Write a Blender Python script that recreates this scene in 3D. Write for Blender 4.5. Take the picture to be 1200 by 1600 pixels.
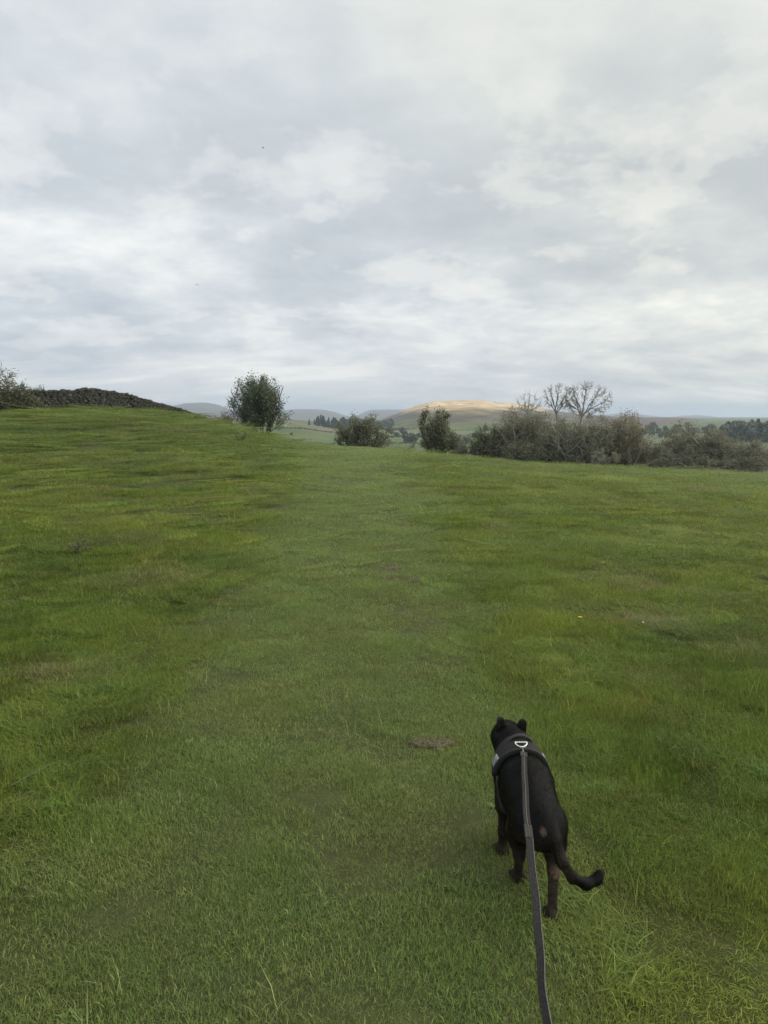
import bpy, math, random
import numpy as np
from mathutils import Vector

R = math.radians
for o in list(bpy.data.objects):
    bpy.data.objects.remove(o)
scene = bpy.context.scene
COL = scene.collection

# ------------------------------------------------------------------ camera
CAM_H, FPX, PITCH = 1.65, 1100.0, R(7.82)
cam_data = bpy.data.cameras.new('camera')
cam = bpy.data.objects.new('camera', cam_data)
COL.objects.link(cam)
cam.location = (0, 0, CAM_H)
cam.rotation_euler = (R(90) - PITCH, 0, 0)
cam_data.sensor_fit = 'HORIZONTAL'
cam_data.sensor_width = 36
cam_data.lens = 36 * FPX / 1200
cam_data.clip_start = 0.05
cam_data.clip_end = 40000
scene.camera = cam

# ------------------------------------------------------------------ sky + sun
SUN_AZ, SUN_EL = R(80), R(40)          # ahead and off to the right, veiled by cloud
world = bpy.data.worlds.new('World')
scene.world = world
world.use_nodes = True


def build_world():
    nt = world.node_tree
    N, L = nt.nodes, nt.links
    N.clear()

    def mth(op, a, b=None, c=None, clamp=False):
        n = N.new('ShaderNodeMath')
        n.operation = op
        n.use_clamp = clamp
        for i, v in enumerate((a, b, c)):
            if v is None:
                continue
            if isinstance(v, (int, float)):
                n.inputs[i].default_value = v
            else:
                L.new(v, n.inputs[i])
        return n.outputs[0]

    def ramp(fac, pts, interp='EASE'):
        n = N.new('ShaderNodeValToRGB')
        n.color_ramp.interpolation = interp
        el = n.color_ramp.elements
        while len(el) < len(pts):
            el.new(0.5)
        for e, (p, c) in zip(el, pts):
            e.position = p
            e.color = (*c, 1) if len(c) == 3 else c
        L.new(fac, n.inputs[0])
        return n.outputs[0]

    def mix(fac, a, b, typ='MIX'):
        n = N.new('ShaderNodeMix')
        n.data_type = 'RGBA'
        n.blend_type = typ
        for sock, v in ((n.inputs[0], fac), (n.inputs[6], a), (n.inputs[7], b)):
            if isinstance(v, (int, float)):
                sock.default_value = v
            elif isinstance(v, tuple):
                sock.default_value = (*v, 1)
            else:
                L.new(v, sock)
        return n.outputs[2]

    sky = N.new('ShaderNodeTexSky')
    sky.sky_type = 'NISHITA'
    sky.sun_disc = False
    sky.sun_elevation = SUN_EL
    sky.sun_rotation = SUN_AZ
    sky.air_density = 1.0
    sky.dust_density = 2.0
    tc = N.new('ShaderNodeTexCoord')
    sep = N.new('ShaderNodeSeparateXYZ')
    L.new(tc.outputs['Generated'], sep.inputs[0])
    x, y, z = sep.outputs
    zc = mth('MAXIMUM', z, 0.0)
    den = mth('ADD', zc, 0.27)
    px = mth('DIVIDE', x, den)
    py = mth('DIVIDE', y, den)
    comb = N.new('ShaderNodeCombineXYZ')
    L.new(px, comb.inputs[0])
    L.new(py, comb.inputs[1])

    def noise(scale, detail, rough, off, dist=0.0, stretch=(1, 1, 1)):
        mp = N.new('ShaderNodeMapping')
        mp.inputs['Location'].default_value = off
        mp.inputs['Scale'].default_value = stretch
        L.new(comb.outputs[0], mp.inputs[0])
        n = N.new('ShaderNodeTexNoise')
        n.inputs['Scale'].default_value = scale
        n.inputs['Detail'].default_value = detail
        n.inputs['Roughness'].default_value = rough
        n.inputs['Distortion'].default_value = dist
        L.new(mp.outputs[0], n.inputs['Vector'])
        return n.outputs['Fac']

    big = noise(0.8, 5, 0.5, (3.6, 1.2, 0), 0.5, (0.9, 1.0, 1))
    med = noise(2.6, 9, 0.58, (7.4, 2.2, 0), 0.25, (0.9, 1.0, 1))
    fine = noise(7.0, 8, 0.6, (2.4, 5.2, 1), 0.15, (0.9, 1.0, 1))
    thin = noise(3.2, 8, 0.56, (1.3, 9.2, 4), 0.2, (0.5, 1.2, 1))
    dens = mth('ADD', mth('ADD', mth('MULTIPLY', big, 0.54), mth('MULTIPLY', med, 0.31)), mth('MULTIPLY', fine, 0.15))
    cloud = ramp(dens, [(0.4, (8.7, 8.8, 8.75)), (0.445, (7.4, 7.7, 7.85)), (0.485, (6.45, 6.85, 7.2)), (0.53, (5.6, 6.05, 6.5)),
                        (0.6, (4.8, 5.25, 5.8))], 'LINEAR')
    # brighter billows with firmer edges
    puff = noise(3.6, 8, 0.56, (11.7, 4.9, 2), 0.1)
    cloud = mix(mth('MULTIPLY', ramp(puff, [(0.5, (0, 0, 0)), (0.57, (0.6, 0.6, 0.6)), (0.64, (1, 1, 1))]), 0.5), cloud, (8.9, 8.85, 8.6))
    # high veil that evens out the sky overhead
    veil = ramp(z, [(0.18, (0, 0, 0)), (0.5, (0.55, 0.55, 0.55)), (1.0, (0.7, 0.7, 0.7))])
    cloud = mix(veil, cloud, (5.85, 6.3, 6.7))
    # layered grey base of the low cloud toward the horizon
    low = ramp(z, [(0.0, (0.8, 0.8, 0.8)), (0.04, (0.5, 0.5, 0.5)), (0.13, (0, 0, 0))])
    lowcol = ramp(thin, [(0.38, (8.4, 8.3, 7.9)), (0.46, (6.4, 6.6, 6.75)), (0.56, (4.9, 5.25, 5.7))])
    cloud = mix(low, cloud, lowcol)
    # thin cloud glows warmer toward the veiled sun
    sd = (math.sin(SUN_AZ) * math.cos(SUN_EL), math.cos(SUN_AZ) * math.cos(SUN_EL), math.sin(SUN_EL))
    dot = N.new('ShaderNodeVectorMath')
    dot.operation = 'DOT_PRODUCT'
    L.new(tc.outputs['Generated'], dot.inputs[0])
    dot.inputs[1].default_value = sd
    g = mth('MULTIPLY_ADD', dot.outputs['Value'], 0.5, 0.5, clamp=True)
    glow = ramp(g, [(0.3, (0.97, 0.99, 1.02)), (0.62, (1.0, 1.0, 0.99)), (0.76, (1.05, 1.03, 0.955)), (1.0, (1.07, 1.04, 0.97))])
    cloud = mix(1.0, cloud, glow, 'MULTIPLY')
    # a few breaks in the cover where pale blue shows
    gap = ramp(med, [(0.2, (0.85, 0.85, 0.85)), (0.3, (0.0, 0.0, 0.0))])
    col = mix(mth('MULTIPLY', gap, 0.5), cloud, mix(1.0, sky.outputs[0], (1.0, 1.0, 1.0), 'MULTIPLY'))
    bg = N.new('ShaderNodeBackground')
    L.new(col, bg.inputs['Color'])
    bg.inputs['Strength'].default_value = 0.1
    out = N.new('ShaderNodeOutputWorld')
    L.new(bg.outputs[0], out.inputs['Surface'])


build_world()
world.cycles.sampling_method = 'MANUAL'
world.cycles.sample_map_resolution = 512
sun_data = bpy.data.lights.new('sun', 'SUN')
sun_data.energy = 2.4
sun_data.angle = R(85)
sun_data.color = (1.0, 0.93, 0.82)
sun = bpy.data.objects.new('sun', sun_data)
COL.objects.link(sun)
sun.rotation_euler = (R(90) - SUN_EL, 0, math.pi - SUN_AZ)

scene.view_settings.view_transform = 'Standard'
scene.view_settings.look = 'None'
scene.view_settings.exposure = 0.15
scene.view_settings.gamma = 1.0
scene.view_settings.use_curve_mapping = False
scene.cycles.max_bounces = 5
scene.cycles.diffuse_bounces = 3
scene.cycles.glossy_bounces = 1
scene.cycles.transmission_bounces = 2
scene.cycles.volume_bounces = 1
scene.cycles.transparent_max_bounces = 4
scene.cycles.use_denoising = True
scene.cycles.use_adaptive_sampling = True
scene.cycles.adaptive_threshold = 0.016


# ------------------------------------------------------------------ helpers
def tag(o, label=None, cat=None, group=None, kind=None):
    for k, v in (('label', label), ('category', cat), ('group', group), ('kind', kind)):
        if v:
            o[k] = v
    return o


def link(name, me, mat=None, parent=None):
    o = bpy.data.objects.new(name, me)
    COL.objects.link(o)
    if mat and me is not None and not me.materials:
        me.materials.append(mat)
    if parent:
        o.parent = parent
    return o


def empty(name, loc=(0, 0, 0), rz=0):
    o = link(name, None)
    o.location = loc
    o.rotation_euler = (0, 0, rz)
    o.empty_display_size = 0.2
    return o


def mesh(name, v, f, smooth=False):
    me = bpy.data.meshes.new(name)
    v = np.asarray(v, float)
    if isinstance(f, np.ndarray):
        nf, k = f.shape
        me.vertices.add(len(v))
        me.vertices.foreach_set('co', v.astype(np.float32).ravel())
        me.loops.add(nf * k)
        me.loops.foreach_set('vertex_index', f.astype(np.int32).ravel())
        me.polygons.add(nf)
        me.polygons.foreach_set('loop_start', np.arange(0, nf * k, k, dtype=np.int32))
        me.polygons.foreach_set('loop_total', np.full(nf, k, np.int32))
        me.update(calc_edges=True)
    else:
        me.from_pydata([tuple(p) for p in v], [], f)
        me.update()
    if smooth:
        me.polygons.foreach_set('use_smooth', np.ones(len(me.polygons), bool))
    return me


def vcol(me, name, rgb):
    a = me.color_attributes.new(name, 'FLOAT_COLOR', 'POINT')
    c = np.ones((len(rgb), 4), np.float32)
    c[:, :3] = rgb
    a.data.foreach_set('color', c.ravel())


def unit_rows(v):
    return v / (np.linalg.norm(v, axis=1)[:, None] + 1e-9)


def sstep(a, b, x):
    t = np.clip((np.asarray(x, float) - a) / (b - a), 0, 1)
    return t * t * (3 - 2 * t)


_perm = np.random.RandomState(11).rand(512, 512)


def vnoise(x, y):
    x = np.asarray(x, float)
    y = np.asarray(y, float)
    xi, yi = np.floor(x).astype(int), np.floor(y).astype(int)
    fx, fy = x - xi, y - yi
    fx, fy = fx * fx * (3 - 2 * fx), fy * fy * (3 - 2 * fy)
    a = _perm[xi % 512, yi % 512]
    b = _perm[(xi + 1) % 512, yi % 512]
    c = _perm[xi % 512, (yi + 1) % 512]
    d = _perm[(xi + 1) % 512, (yi + 1) % 512]
    return (a * (1 - fx) + b * fx) * (1 - fy) + (c * (1 - fx) + d * fx) * fy


def fbm(x, y, oct=4, gain=0.5):
    s, amp, tot = 0, 1, 0
    for i in range(oct):
        s = s + amp * vnoise(np.asarray(x) * 2 ** i + 17.3 * i, np.asarray(y) * 2 ** i + 5.1 * i)
        tot += amp
        amp *= gain
    return s / tot


def ray(px, py):
    """bearing and slope of the sight line to a point of the picture"""
    cx, cy = (px - 600) / FPX, (800 - py) / FPX
    d = (cx, math.cos(PITCH) + cy * math.sin(PITCH), -math.sin(PITCH) + cy * math.cos(PITCH))
    h = math.hypot(d[0], d[1])
    return math.atan2(d[0], d[1]), d[2] / h


def at(px, py, r):
    a, s = ray(px, py)
    return np.array((r * math.sin(a), r * math.cos(a), CAM_H + r * s))


# ------------------------------------------------------------------ materials
def new_mat(name):
    m = bpy.data.materials.new(name)
    m.use_nodes = True
    nt = m.node_tree
    b = nt.nodes['Principled BSDF']
    return m, nt, b


def n_ramp(nt, fac, pts):
    n = nt.nodes.new('ShaderNodeValToRGB')
    el = n.color_ramp.elements
    while len(el) < len(pts):
        el.new(0.5)
    for e, (p, c) in zip(el, pts):
        e.position = p
        e.color = (*c, 1)
    nt.links.new(fac, n.inputs[0])
    return n.outputs[0]


def n_noise(nt, scale, detail=5, rough=0.55, coord='Object', dist=0.0):
    tc = nt.nodes.new('ShaderNodeTexCoord')
    n = nt.nodes.new('ShaderNodeTexNoise')
    n.inputs['Scale'].default_value = scale
    n.inputs['Detail'].default_value = detail
    n.inputs['Roughness'].default_value = rough
    n.inputs['Distortion'].default_value = dist
    nt.links.new(tc.outputs[coord], n.inputs['Vector'])
    return n.outputs['Fac']


def n_mix(nt, fac, a, b, typ='MIX'):
    n = nt.nodes.new('ShaderNodeMix')
    n.data_type = 'RGBA'
    n.blend_type = typ
    for sock, v in ((n.inputs[0], fac), (n.inputs[6], a), (n.inputs[7], b)):
        if isinstance(v, (int, float)):
            sock.default_value = v
        elif isinstance(v, tuple):
            sock.default_value = (*v, 1)
        else:
            nt.links.new(v, sock)
    return n.outputs[2]


def n_bump(nt, b, h, strength, dist):
    n = nt.nodes.new('ShaderNodeBump')
    n.inputs['Strength'].default_value = strength
    n.inputs['Distance'].default_value = dist
    nt.links.new(h, n.inputs['Height'])
    nt.links.new(n.outputs[0], b.inputs['Normal'])


def n_attr(nt, name, typ='GEOMETRY'):
    n = nt.nodes.new('ShaderNodeAttribute')
    n.attribute_type = typ
    n.attribute_name = name
    return n.outputs['Color']


def n_island(nt):
    return nt.nodes.new('ShaderNodeNewGeometry').outputs['Random Per Island']


def noise_mat(name, scale, pts, rough=0.85, bump=None, detail=6, coord='Object', spec=0.3):
    m, nt, b = new_mat(name)
    f = n_noise(nt, scale, detail, coord=coord)
    nt.links.new(n_ramp(nt, f, pts), b.inputs['Base Color'])
    b.inputs['Roughness'].default_value = rough
    b.inputs['Specular IOR Level'].default_value = spec
    if bump:
        n_bump(nt, b, n_noise(nt, bump[0], 6, coord=coord), bump[1], bump[2])
    return m


def leaf_mat(name, pts, trans=0.3, rough=0.55, tint=None, spec=0.35):
    """thin leaf: random shade per leaf, light passes partly through"""
    m, nt, b = new_mat(name)
    c = n_ramp(nt, n_island(nt), pts)
    if tint:
        c = n_mix(nt, 1.0, n_attr(nt, tint, 'INSTANCER'), c, 'MULTIPLY')
    nt.links.new(c, b.inputs['Base Color'])
    b.inputs['Roughness'].default_value = rough
    b.inputs['Specular IOR Level'].default_value = spec
    tr = nt.nodes.new('ShaderNodeBsdfTranslucent')
    nt.links.new(c, tr.inputs['Color'])
    mx = nt.nodes.new('ShaderNodeMixShader')
    mx.inputs[0].default_value = trans
    nt.links.new(b.outputs[0], mx.inputs[1])
    nt.links.new(tr.outputs[0], mx.inputs[2])
    nt.links.new(mx.outputs[0], nt.nodes['Material Output'].inputs['Surface'])
    return m


# ------------------------------------------------------------------ the field: shape
CREST = [(-420, 650, 52), (-200, 648, 53), (0, 641, 54), (60, 637, 55), (130, 633, 56), (180, 635, 57), (230, 640, 58),
         (280, 647, 60), (330, 657, 62), (390, 676, 64), (440, 689, 60), (480, 693, 55), (540, 697, 51),
         (600, 701, 49), (700, 712, 51), (800, 721, 54), (900, 727, 56), (1050, 735, 57), (1200, 743, 57),
         (1450, 752, 57)]
_az, _rc, _sl = [], [], []
for _px, _py, _r in CREST:
    a_, s_ = ray(_px, _py + 4)
    _az.append(a_)
    _rc.append(_r)
    _sl.append(s_)
_az = [-math.pi] + _az + [math.pi]
_rc = [54] + _rc + [54]
_sl = [-0.03] + _sl + [-0.03]
AZG = np.linspace(-math.pi, math.pi, 2881)
_k = np.exp(-0.5 * (np.arange(-24, 25) / 8.0) ** 2)
_k /= _k.sum()
RCG = np.convolve(np.pad(np.interp(AZG, _az, _rc), 24, 'edge'), _k, 'valid')
SLG = np.convolve(np.pad(np.interp(AZG, _az, _sl), 24, 'edge'), _k, 'valid')


def path_mask(x, y):
    """1 on the trodden green track, 0 in the rough pasture"""
    x = np.asarray(x, float)
    y = np.asarray(y, float)
    yy = [-60, 0, 3, 6, 12, 26, 40, 52, 80]
    l = np.interp(y, yy, [-1.3, -1.3, -1.3, -1.45, -1.7, -3.3, -4.6, -5.6, -8])
    r = np.interp(y, yy, [0.55, 0.62, 0.78, 0.75, 0.7, 0.65, -0.3, -1.4, -3])
    w = (fbm(x * 1.3, y * 0.9, 4, 0.6) - 0.5) * (1.0 + 0.03 * np.abs(y))
    s = 0.28 + 0.012 * np.abs(y)
    return sstep(-s, s, x - l + w) * sstep(-s, s, r - x + w)


def ground_z(x, y, lumps=True):
    x = np.asarray(x, float)
    y = np.asarray(y, float)
    r = np.hypot(x, y)
    a = np.arctan2(x, y)
    rc = np.interp(a, AZG, RCG)
    e = np.interp(a, AZG, SLG)
    zc = CAM_H + rc * e
    t = np.clip(r / rc, 0, 1)
    near = zc * (3 * t ** 2 - 2 * t ** 3) + e * rc * (t ** 3 - t ** 2)
    dr = np.maximum(r - rc, 0)
    Lq = 16.0
    far = e * dr - (0.23 + e) * (dr - Lq * (1 - np.exp(-dr / Lq)))
    z = near + far
    if lumps:
        rough = 1 - path_mask(x, y)
        fade = sstep(0.0, 4.0, r)
        z = z + fade * (0.10 * (fbm(x * 0.22, y * 0.22, 2) - 0.5))
        z = z + rough * (0.055 * (fbm(x * 0.9 + 40, y * 0.9, 3) - 0.5)) * sstep(90, 45, r)
        z = z + 0.03 * (fbm(x * 2.3 + 9, y * 2.3, 2) - 0.5) * sstep(60, 25, r)
        z = z + rough * 0.05 * (fbm(x * 2.2 + 61, y * 2.2 + 5, 2) - 0.5) * sstep(80, 40, r)
    return z


def gz(x, y):
    return float(ground_z(np.array([x]), np.array([y]))[0])


def turf_colour(x, y):
    """what grows where: albedo of the sward at each spot"""
    x = np.asarray(x, float)
    y = np.asarray(y, float)
    p = path_mask(x, y)[..., None]
    n1 = fbm(x * 0.8 + 3, y * 0.8, 4)[..., None]
    n2 = fbm(x * 4.2 + 31, y * 4.2 + 8, 3)[..., None]
    n3 = fbm(x * 0.16 + 7, y * 0.16 + 3, 3)[..., None]
    track = np.array((0.24, 0.31, 0.098)) * (0.92 + 0.16 * n1) * (0.88 + 0.24 * n2)
    track = track + (np.array((0.25, 0.298, 0.11)) - track) * sstep(0.45, 0.7, n2) * 0.5
    lush = np.array((0.14, 0.203, 0.037))
    yel = np.array((0.232, 0.282, 0.052))
    roughc = lush + (yel - lush) * sstep(0.25, 0.75, 0.6 * n1 + 0.4 * n3)
    roughc = roughc * (0.66 + 0.68 * n2)
    dry = sstep(0.66, 0.8, fbm(x * 0.7 + 71, y * 0.7 + 13, 3))[..., None] * 0.5
    roughc = roughc + (np.array((0.19, 0.17, 0.075)) - roughc) * dry
    c = roughc + (track - roughc) * p
    for (sx, sy, sr, am) in DRY:
        d = np.hypot((x - sx) / sr, (y - sy) / (sr * 0.8)) + 0.5 * (fbm(x * 4, y * 4, 3) - 0.5)
        c = c + (np.array((0.36, 0.3, 0.17)) - c) * (am * sstep(1.0, 0.35, d))[..., None]
    return c


def on_flat(px, py):
    a, s = ray(px, py)
    r = -CAM_H / s
    for _ in range(25):
        x, y = r * math.sin(a), r * math.cos(a)
        zz = float(ground_z(np.array([x]), np.array([y]))[0])
        r = 0.5 * r + 0.5 * (zz - CAM_H) / s
    return r * math.sin(a), r * math.cos(a)


DRY = []
SOIL = [on_flat(677, 1162) + (0.125, 0.075), on_flat(607, 903) + (0.10, 0.10), on_flat(614, 890) + (0.10, 0.08),
        on_flat(650, 909) + (0.07, 0.07)]
DRY = [on_flat(1005, 972) + (0.55, 0.55), on_flat(1000, 915) + (0.45, 0.45), on_flat(1160, 1020) + (0.4, 0.45),
       on_flat(1030, 1055) + (0.2, 0.5), on_flat(100, 1050) + (0.4, 0.35), on_flat(240, 905) + (0.5, 0.35)]


# ------------------------------------------------------------------ the field: sheet
def polar_sheet(name, az, rr, zfun):
    A, Rr = np.meshgrid(az, rr, indexing='ij')
    X, Y = Rr * np.sin(A), Rr * np.cos(A)
    Z = zfun(X, Y)
    n, m = A.shape
    idx = np.arange(n * m).reshape(n, m)
    f = np.stack([idx[:-1, :-1], idx[:-1, 1:], idx[1:, 1:], idx[1:, :-1]], -1).reshape(-1, 4)[:, ::-1]
    return mesh(name, np.stack([X, Y, Z], -1).reshape(-1, 3), f, True)


az_all = np.concatenate([np.arange(-180, -44, 3.0), np.arange(-44, 44, 0.22), np.arange(44, 180.1, 3.0)])
az_all[-1] = 180
rr_f = np.concatenate([[0.02, 0.2, 0.4, 0.6], 0.8 * 1.0125 ** np.arange(0, 440)])
rr_f = rr_f[rr_f < 190]
me = polar_sheet('field', np.radians(az_all), rr_f, ground_z)
co = np.empty(len(me.vertices) * 3, np.float32)
me.vertices.foreach_get('co', co)
co = co.reshape(-1, 3)
vcol(me, 'turf', turf_colour(co[:, 0], co[:, 1]))
m, nt, b = new_mat('pasture_turf')
c = n_attr(nt, 'turf')
fine = n_ramp(nt, n_noise(nt, 9.0, 8, 0.7), [(0.3, (0.6, 0.62, 0.6)), (0.7, (1.25, 1.2, 1.1))])
c = n_mix(nt, 1.0, c, fine, 'MULTIPLY')
thatch = n_ramp(nt, n_noise(nt, 30.0, 5, 0.7), [(0.35, (0.018, 0.018, 0.009)), (0.65, (0.045, 0.042, 0.022))])
nt.links.new(n_mix(nt, 0.72, n_mix(nt, 1.0, c, (0.7, 0.7, 0.7), 'MULTIPLY'), thatch), b.inputs['Base Color'])
b.inputs['Roughness'].default_value = 0.9
b.inputs['Specular IOR Level'].default_value = 0.15
n_bump(nt, b, n_noise(nt, 14.0, 6, 0.7), 0.7, 0.03)
field = tag(link('field', me, m), 'green grazed pasture sloping gently away to a grassy crest', kind='structure')


# ------------------------------------------------------------------ valley beyond
def valley_z(x, y):
    r = np.hypot(x, y)
    a = np.degrees(np.arctan2(x, y))
    z = -14.0 + 3.0 * (fbm(x / 260.0 + 9, y / 260.0, 3) - 0.5)
    z = z + 11.0 * sstep(-2.0, -9.0, a) * sstep(-40, -16, a) * sstep(220, 620, r) * sstep(2200, 900, r)
    z = z + 6.0 * sstep(14, 26, a) * sstep(450, 1100, r)
    return z - 6 * sstep(3500, 6500, r)


az_v = np.concatenate([np.arange(-180, -40, 4.0), np.arange(-40, 40, 0.35), np.arange(40, 180.1, 4.0)])
az_v[-1] = 180
rr_v = 70 * 1.03 ** np.arange(0, 156)
me = polar_sheet('valley', np.radians(az_v), rr_v, valley_z)
m, nt, b = new_mat('valley_fields')
tc = nt.nodes.new('ShaderNodeTexCoord')
mp = nt.nodes.new('ShaderNodeMapping')
mp.inputs['Scale'].default_value = (1 / 130, 1 / 95, 1 / 130)
mp.inputs['Rotation'].default_value = (0, 0, 0.35)
nt.links.new(tc.outputs['Object'], mp.inputs[0])
vo = nt.nodes.new('ShaderNodeTexVoronoi')
vo.inputs['Scale'].default_value = 1.0
nt.links.new(mp.outputs[0], vo.inputs['Vector'])
sx = nt.nodes.new('ShaderNodeSeparateColor')
nt.links.new(vo.outputs['Color'], sx.inputs[0])
c = n_ramp(nt, sx.outputs[0], [(0.0, (0.095, 0.13, 0.05)), (0.35, (0.135, 0.165, 0.07)), (0.6, (0.115, 0.135, 0.065)),
                               (0.8, (0.165, 0.17, 0.09)), (1.0, (0.18, 0.155, 0.1))])
c = n_mix(nt, 1.0, c, n_ramp(nt, n_noise(nt, 0.03, 6), [(0.3, (0.7, 0.72, 0.7)), (0.7, (1.2, 1.2, 1.15))]), 'MULTIPLY')
nt.links.new(c, b.inputs['Base Color'])
b.inputs['Roughness'].default_value = 0.95
b.inputs['Specular IOR Level'].default_value = 0.1
tag(link('valley', me, m), 'patchwork of green fields on the valley floor', kind='structure')


# ------------------------------------------------------------------ hills
def hill(name, label, sil, r0, r1, mat, relief=0.12, seed=0, zbase=-16):
    azs, sls = zip(*[ray(p, q) for p, q in sil])
    a = np.linspace(azs[0], azs[-1], 180)
    s = np.interp(a, azs, sls)
    kk = np.exp(-0.5 * (np.arange(-6, 7) / 2.2) ** 2)
    kk /= kk.sum()
    s = np.convolve(np.pad(s, 6, 'edge'), kk, 'valid')
    t = np.concatenate([np.linspace(0, 1, 60), 1 + np.linspace(0.03, 0.6, 10)])
    A, T = np.meshgrid(a, t, indexing='ij')
    S = np.repeat(s[:, None], len(t), 1)
    Rr = r0 + (r1 - r0) * T
    top = CAM_H + r1 * S
    prof = np.where(T <= 1, 1 - (1 - np.clip(T, 0, 1)) ** 1.7, 1 - ((T - 1) / 0.6) ** 2 * 0.8)
    X, Y = Rr * np.sin(A), Rr * np.cos(A)
    nz = fbm(X / (r1 * 0.04) + seed, Y / (r1 * 0.06) + seed, 5) - 0.5
    Z = zbase + (top - zbase) * prof * (1 + relief * nz * 4 * np.clip(T * (1 - T), 0, 1) ** 0.8 * (T < 1))
    Z = Z + (top - zbase) * 0.035 * (fbm(A * 260 + seed, T * 3, 4) - 0.5) * sstep(0.6, 1.0, T)
    n, m_ = A.shape
    idx = np.arange(n * m_).reshape(n, m_)
    f = np.stack([idx[:-1, :-1], idx[:-1, 1:], idx[1:, 1:], idx[1:, :-1]], -1).reshape(-1, 4)[:, ::-1]
    me = mesh(name, np.stack([X, Y, Z], -1).reshape(-1, 3), f, True)
    return tag(link(name, me, mat), label, kind='structure')


def moor_mat(name, scale, cols, bump):
    m, nt, b = new_mat(name)
    f = n_noise(nt, scale, 9, 0.62, dist=0.6)
    nt.links.new(n_ramp(nt, f, cols), b.inputs['Base Color'])
    b.inputs['Roughness'].default_value = 0.95
    b.inputs['Specular IOR Level'].default_value = 0.05
    n_bump(nt, b, n_noise(nt, scale * 3, 8), 0.6, bump)
    return m


fell = moor_mat('fell_grass', 0.0035, [(0.3, (0.075, 0.06, 0.06)), (0.5, (0.13, 0.10, 0.085)), (0.7, (0.12, 0.115, 0.075))], 25)
heather = moor_mat('heather_moor', 0.008, [(0.32, (0.075, 0.055, 0.05)), (0.5, (0.15, 0.10, 0.075)), (0.68, (0.13, 0.12, 0.07))], 5)

hill('fell', 'rounded grey brown fell behind the left tree', [(225, 668), (250, 645), (272, 634), (292, 630), (320, 629), (343, 633), (362, 642), (400, 650), (450, 664)],
     2600, 4200, fell, 0.1, 3)
hill('fell', 'broad blue grey fell in the middle distance at the valley head', [(360, 662), (400, 650), (430, 643), (452, 640), (475, 639), (505, 640), (525, 644), (542, 650), (560, 656), (590, 668)],
     2900, 4600, fell, 0.1, 8)
hill('fell', 'farther blue grey fell just left of the sunlit hill', [(520, 664), (552, 652), (566, 645), (580, 640), (600, 640), (630, 640), (650, 636), (680, 640), (740, 660)],
     3300, 4900, fell, 0.1, 14)
hill('fell', 'pale far fell above the right hand moor', [(900, 662), (935, 650), (960, 646), (985, 644), (1006, 648), (1040, 652), (1063, 650), (1090, 648), (1125, 652), (1180, 656), (1290, 662)],
     4200, 6000, fell, 0.08, 21)

# sunlight painted into the bracken top as gold, green intake land at its foot
m, nt, b = new_mat('sun_tinted_bracken_hill')
tc = nt.nodes.new('ShaderNodeTexCoord')
sz = nt.nodes.new('ShaderNodeSeparateXYZ')
nt.links.new(tc.outputs['Object'], sz.inputs[0])
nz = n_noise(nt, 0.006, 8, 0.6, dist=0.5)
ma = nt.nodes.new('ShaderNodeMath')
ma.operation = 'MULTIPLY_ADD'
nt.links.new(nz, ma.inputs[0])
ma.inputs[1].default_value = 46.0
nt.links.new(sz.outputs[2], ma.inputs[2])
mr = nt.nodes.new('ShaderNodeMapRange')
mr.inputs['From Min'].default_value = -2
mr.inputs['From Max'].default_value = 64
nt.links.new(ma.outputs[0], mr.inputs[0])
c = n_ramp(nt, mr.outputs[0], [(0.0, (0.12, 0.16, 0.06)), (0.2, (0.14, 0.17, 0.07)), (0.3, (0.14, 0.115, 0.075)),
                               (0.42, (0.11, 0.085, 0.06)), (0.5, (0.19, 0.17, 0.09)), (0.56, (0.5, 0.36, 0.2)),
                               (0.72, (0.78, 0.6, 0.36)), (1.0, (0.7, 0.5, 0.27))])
c = n_mix(nt, 1.0, c, n_ramp(nt, n_noise(nt, 0.03, 8, 0.65), [(0.35, (0.45, 0.43, 0.42)), (0.65, (1.25, 1.22, 1.18))]), 'MULTIPLY')
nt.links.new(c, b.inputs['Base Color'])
b.inputs['Roughness'].default_value = 0.95
b.inputs['Specular IOR Level'].default_value = 0.05
n_bump(nt, b, n_noise(nt, 0.02, 8), 0.6, 6)
hill('sun_tinted_bracken_hill', 'broad hill with a bracken top coloured gold as if sunlit', [(560, 672), (590, 658), (612, 649), (632, 641), (655, 633), (682, 628), (720, 628), (752, 627), (772, 631),
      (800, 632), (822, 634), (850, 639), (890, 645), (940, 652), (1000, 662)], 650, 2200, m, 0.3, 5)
hill('moor', 'low brown heather moor on the right hand skyline', [(820, 668), (860, 655), (905, 647), (950, 650), (1000, 652), (1050, 652), (1105, 655), (1150, 657), (1200, 656), (1260, 657), (1400, 662)],
     680, 1900, heather, 0.15, 9)


# ------------------------------------------------------------------ dry stone wall
def blob_stone(rng, sx, sy, sz):
    v = np.array([(x, y, z) for x in (-1, 1) for y in (-1, 1) for z in (-1, 1)], float) * 0.5
    v = v * (sx, sy, sz)
    v = v * (1 + rng.uniform(-0.15, 0.15, v.shape))
    f = np.array([(0, 1, 3, 2), (4, 6, 7, 5), (0, 4, 5, 1), (2, 3, 7, 6), (0, 2, 6, 4), (1, 5, 7, 3)])
    return v, f


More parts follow.
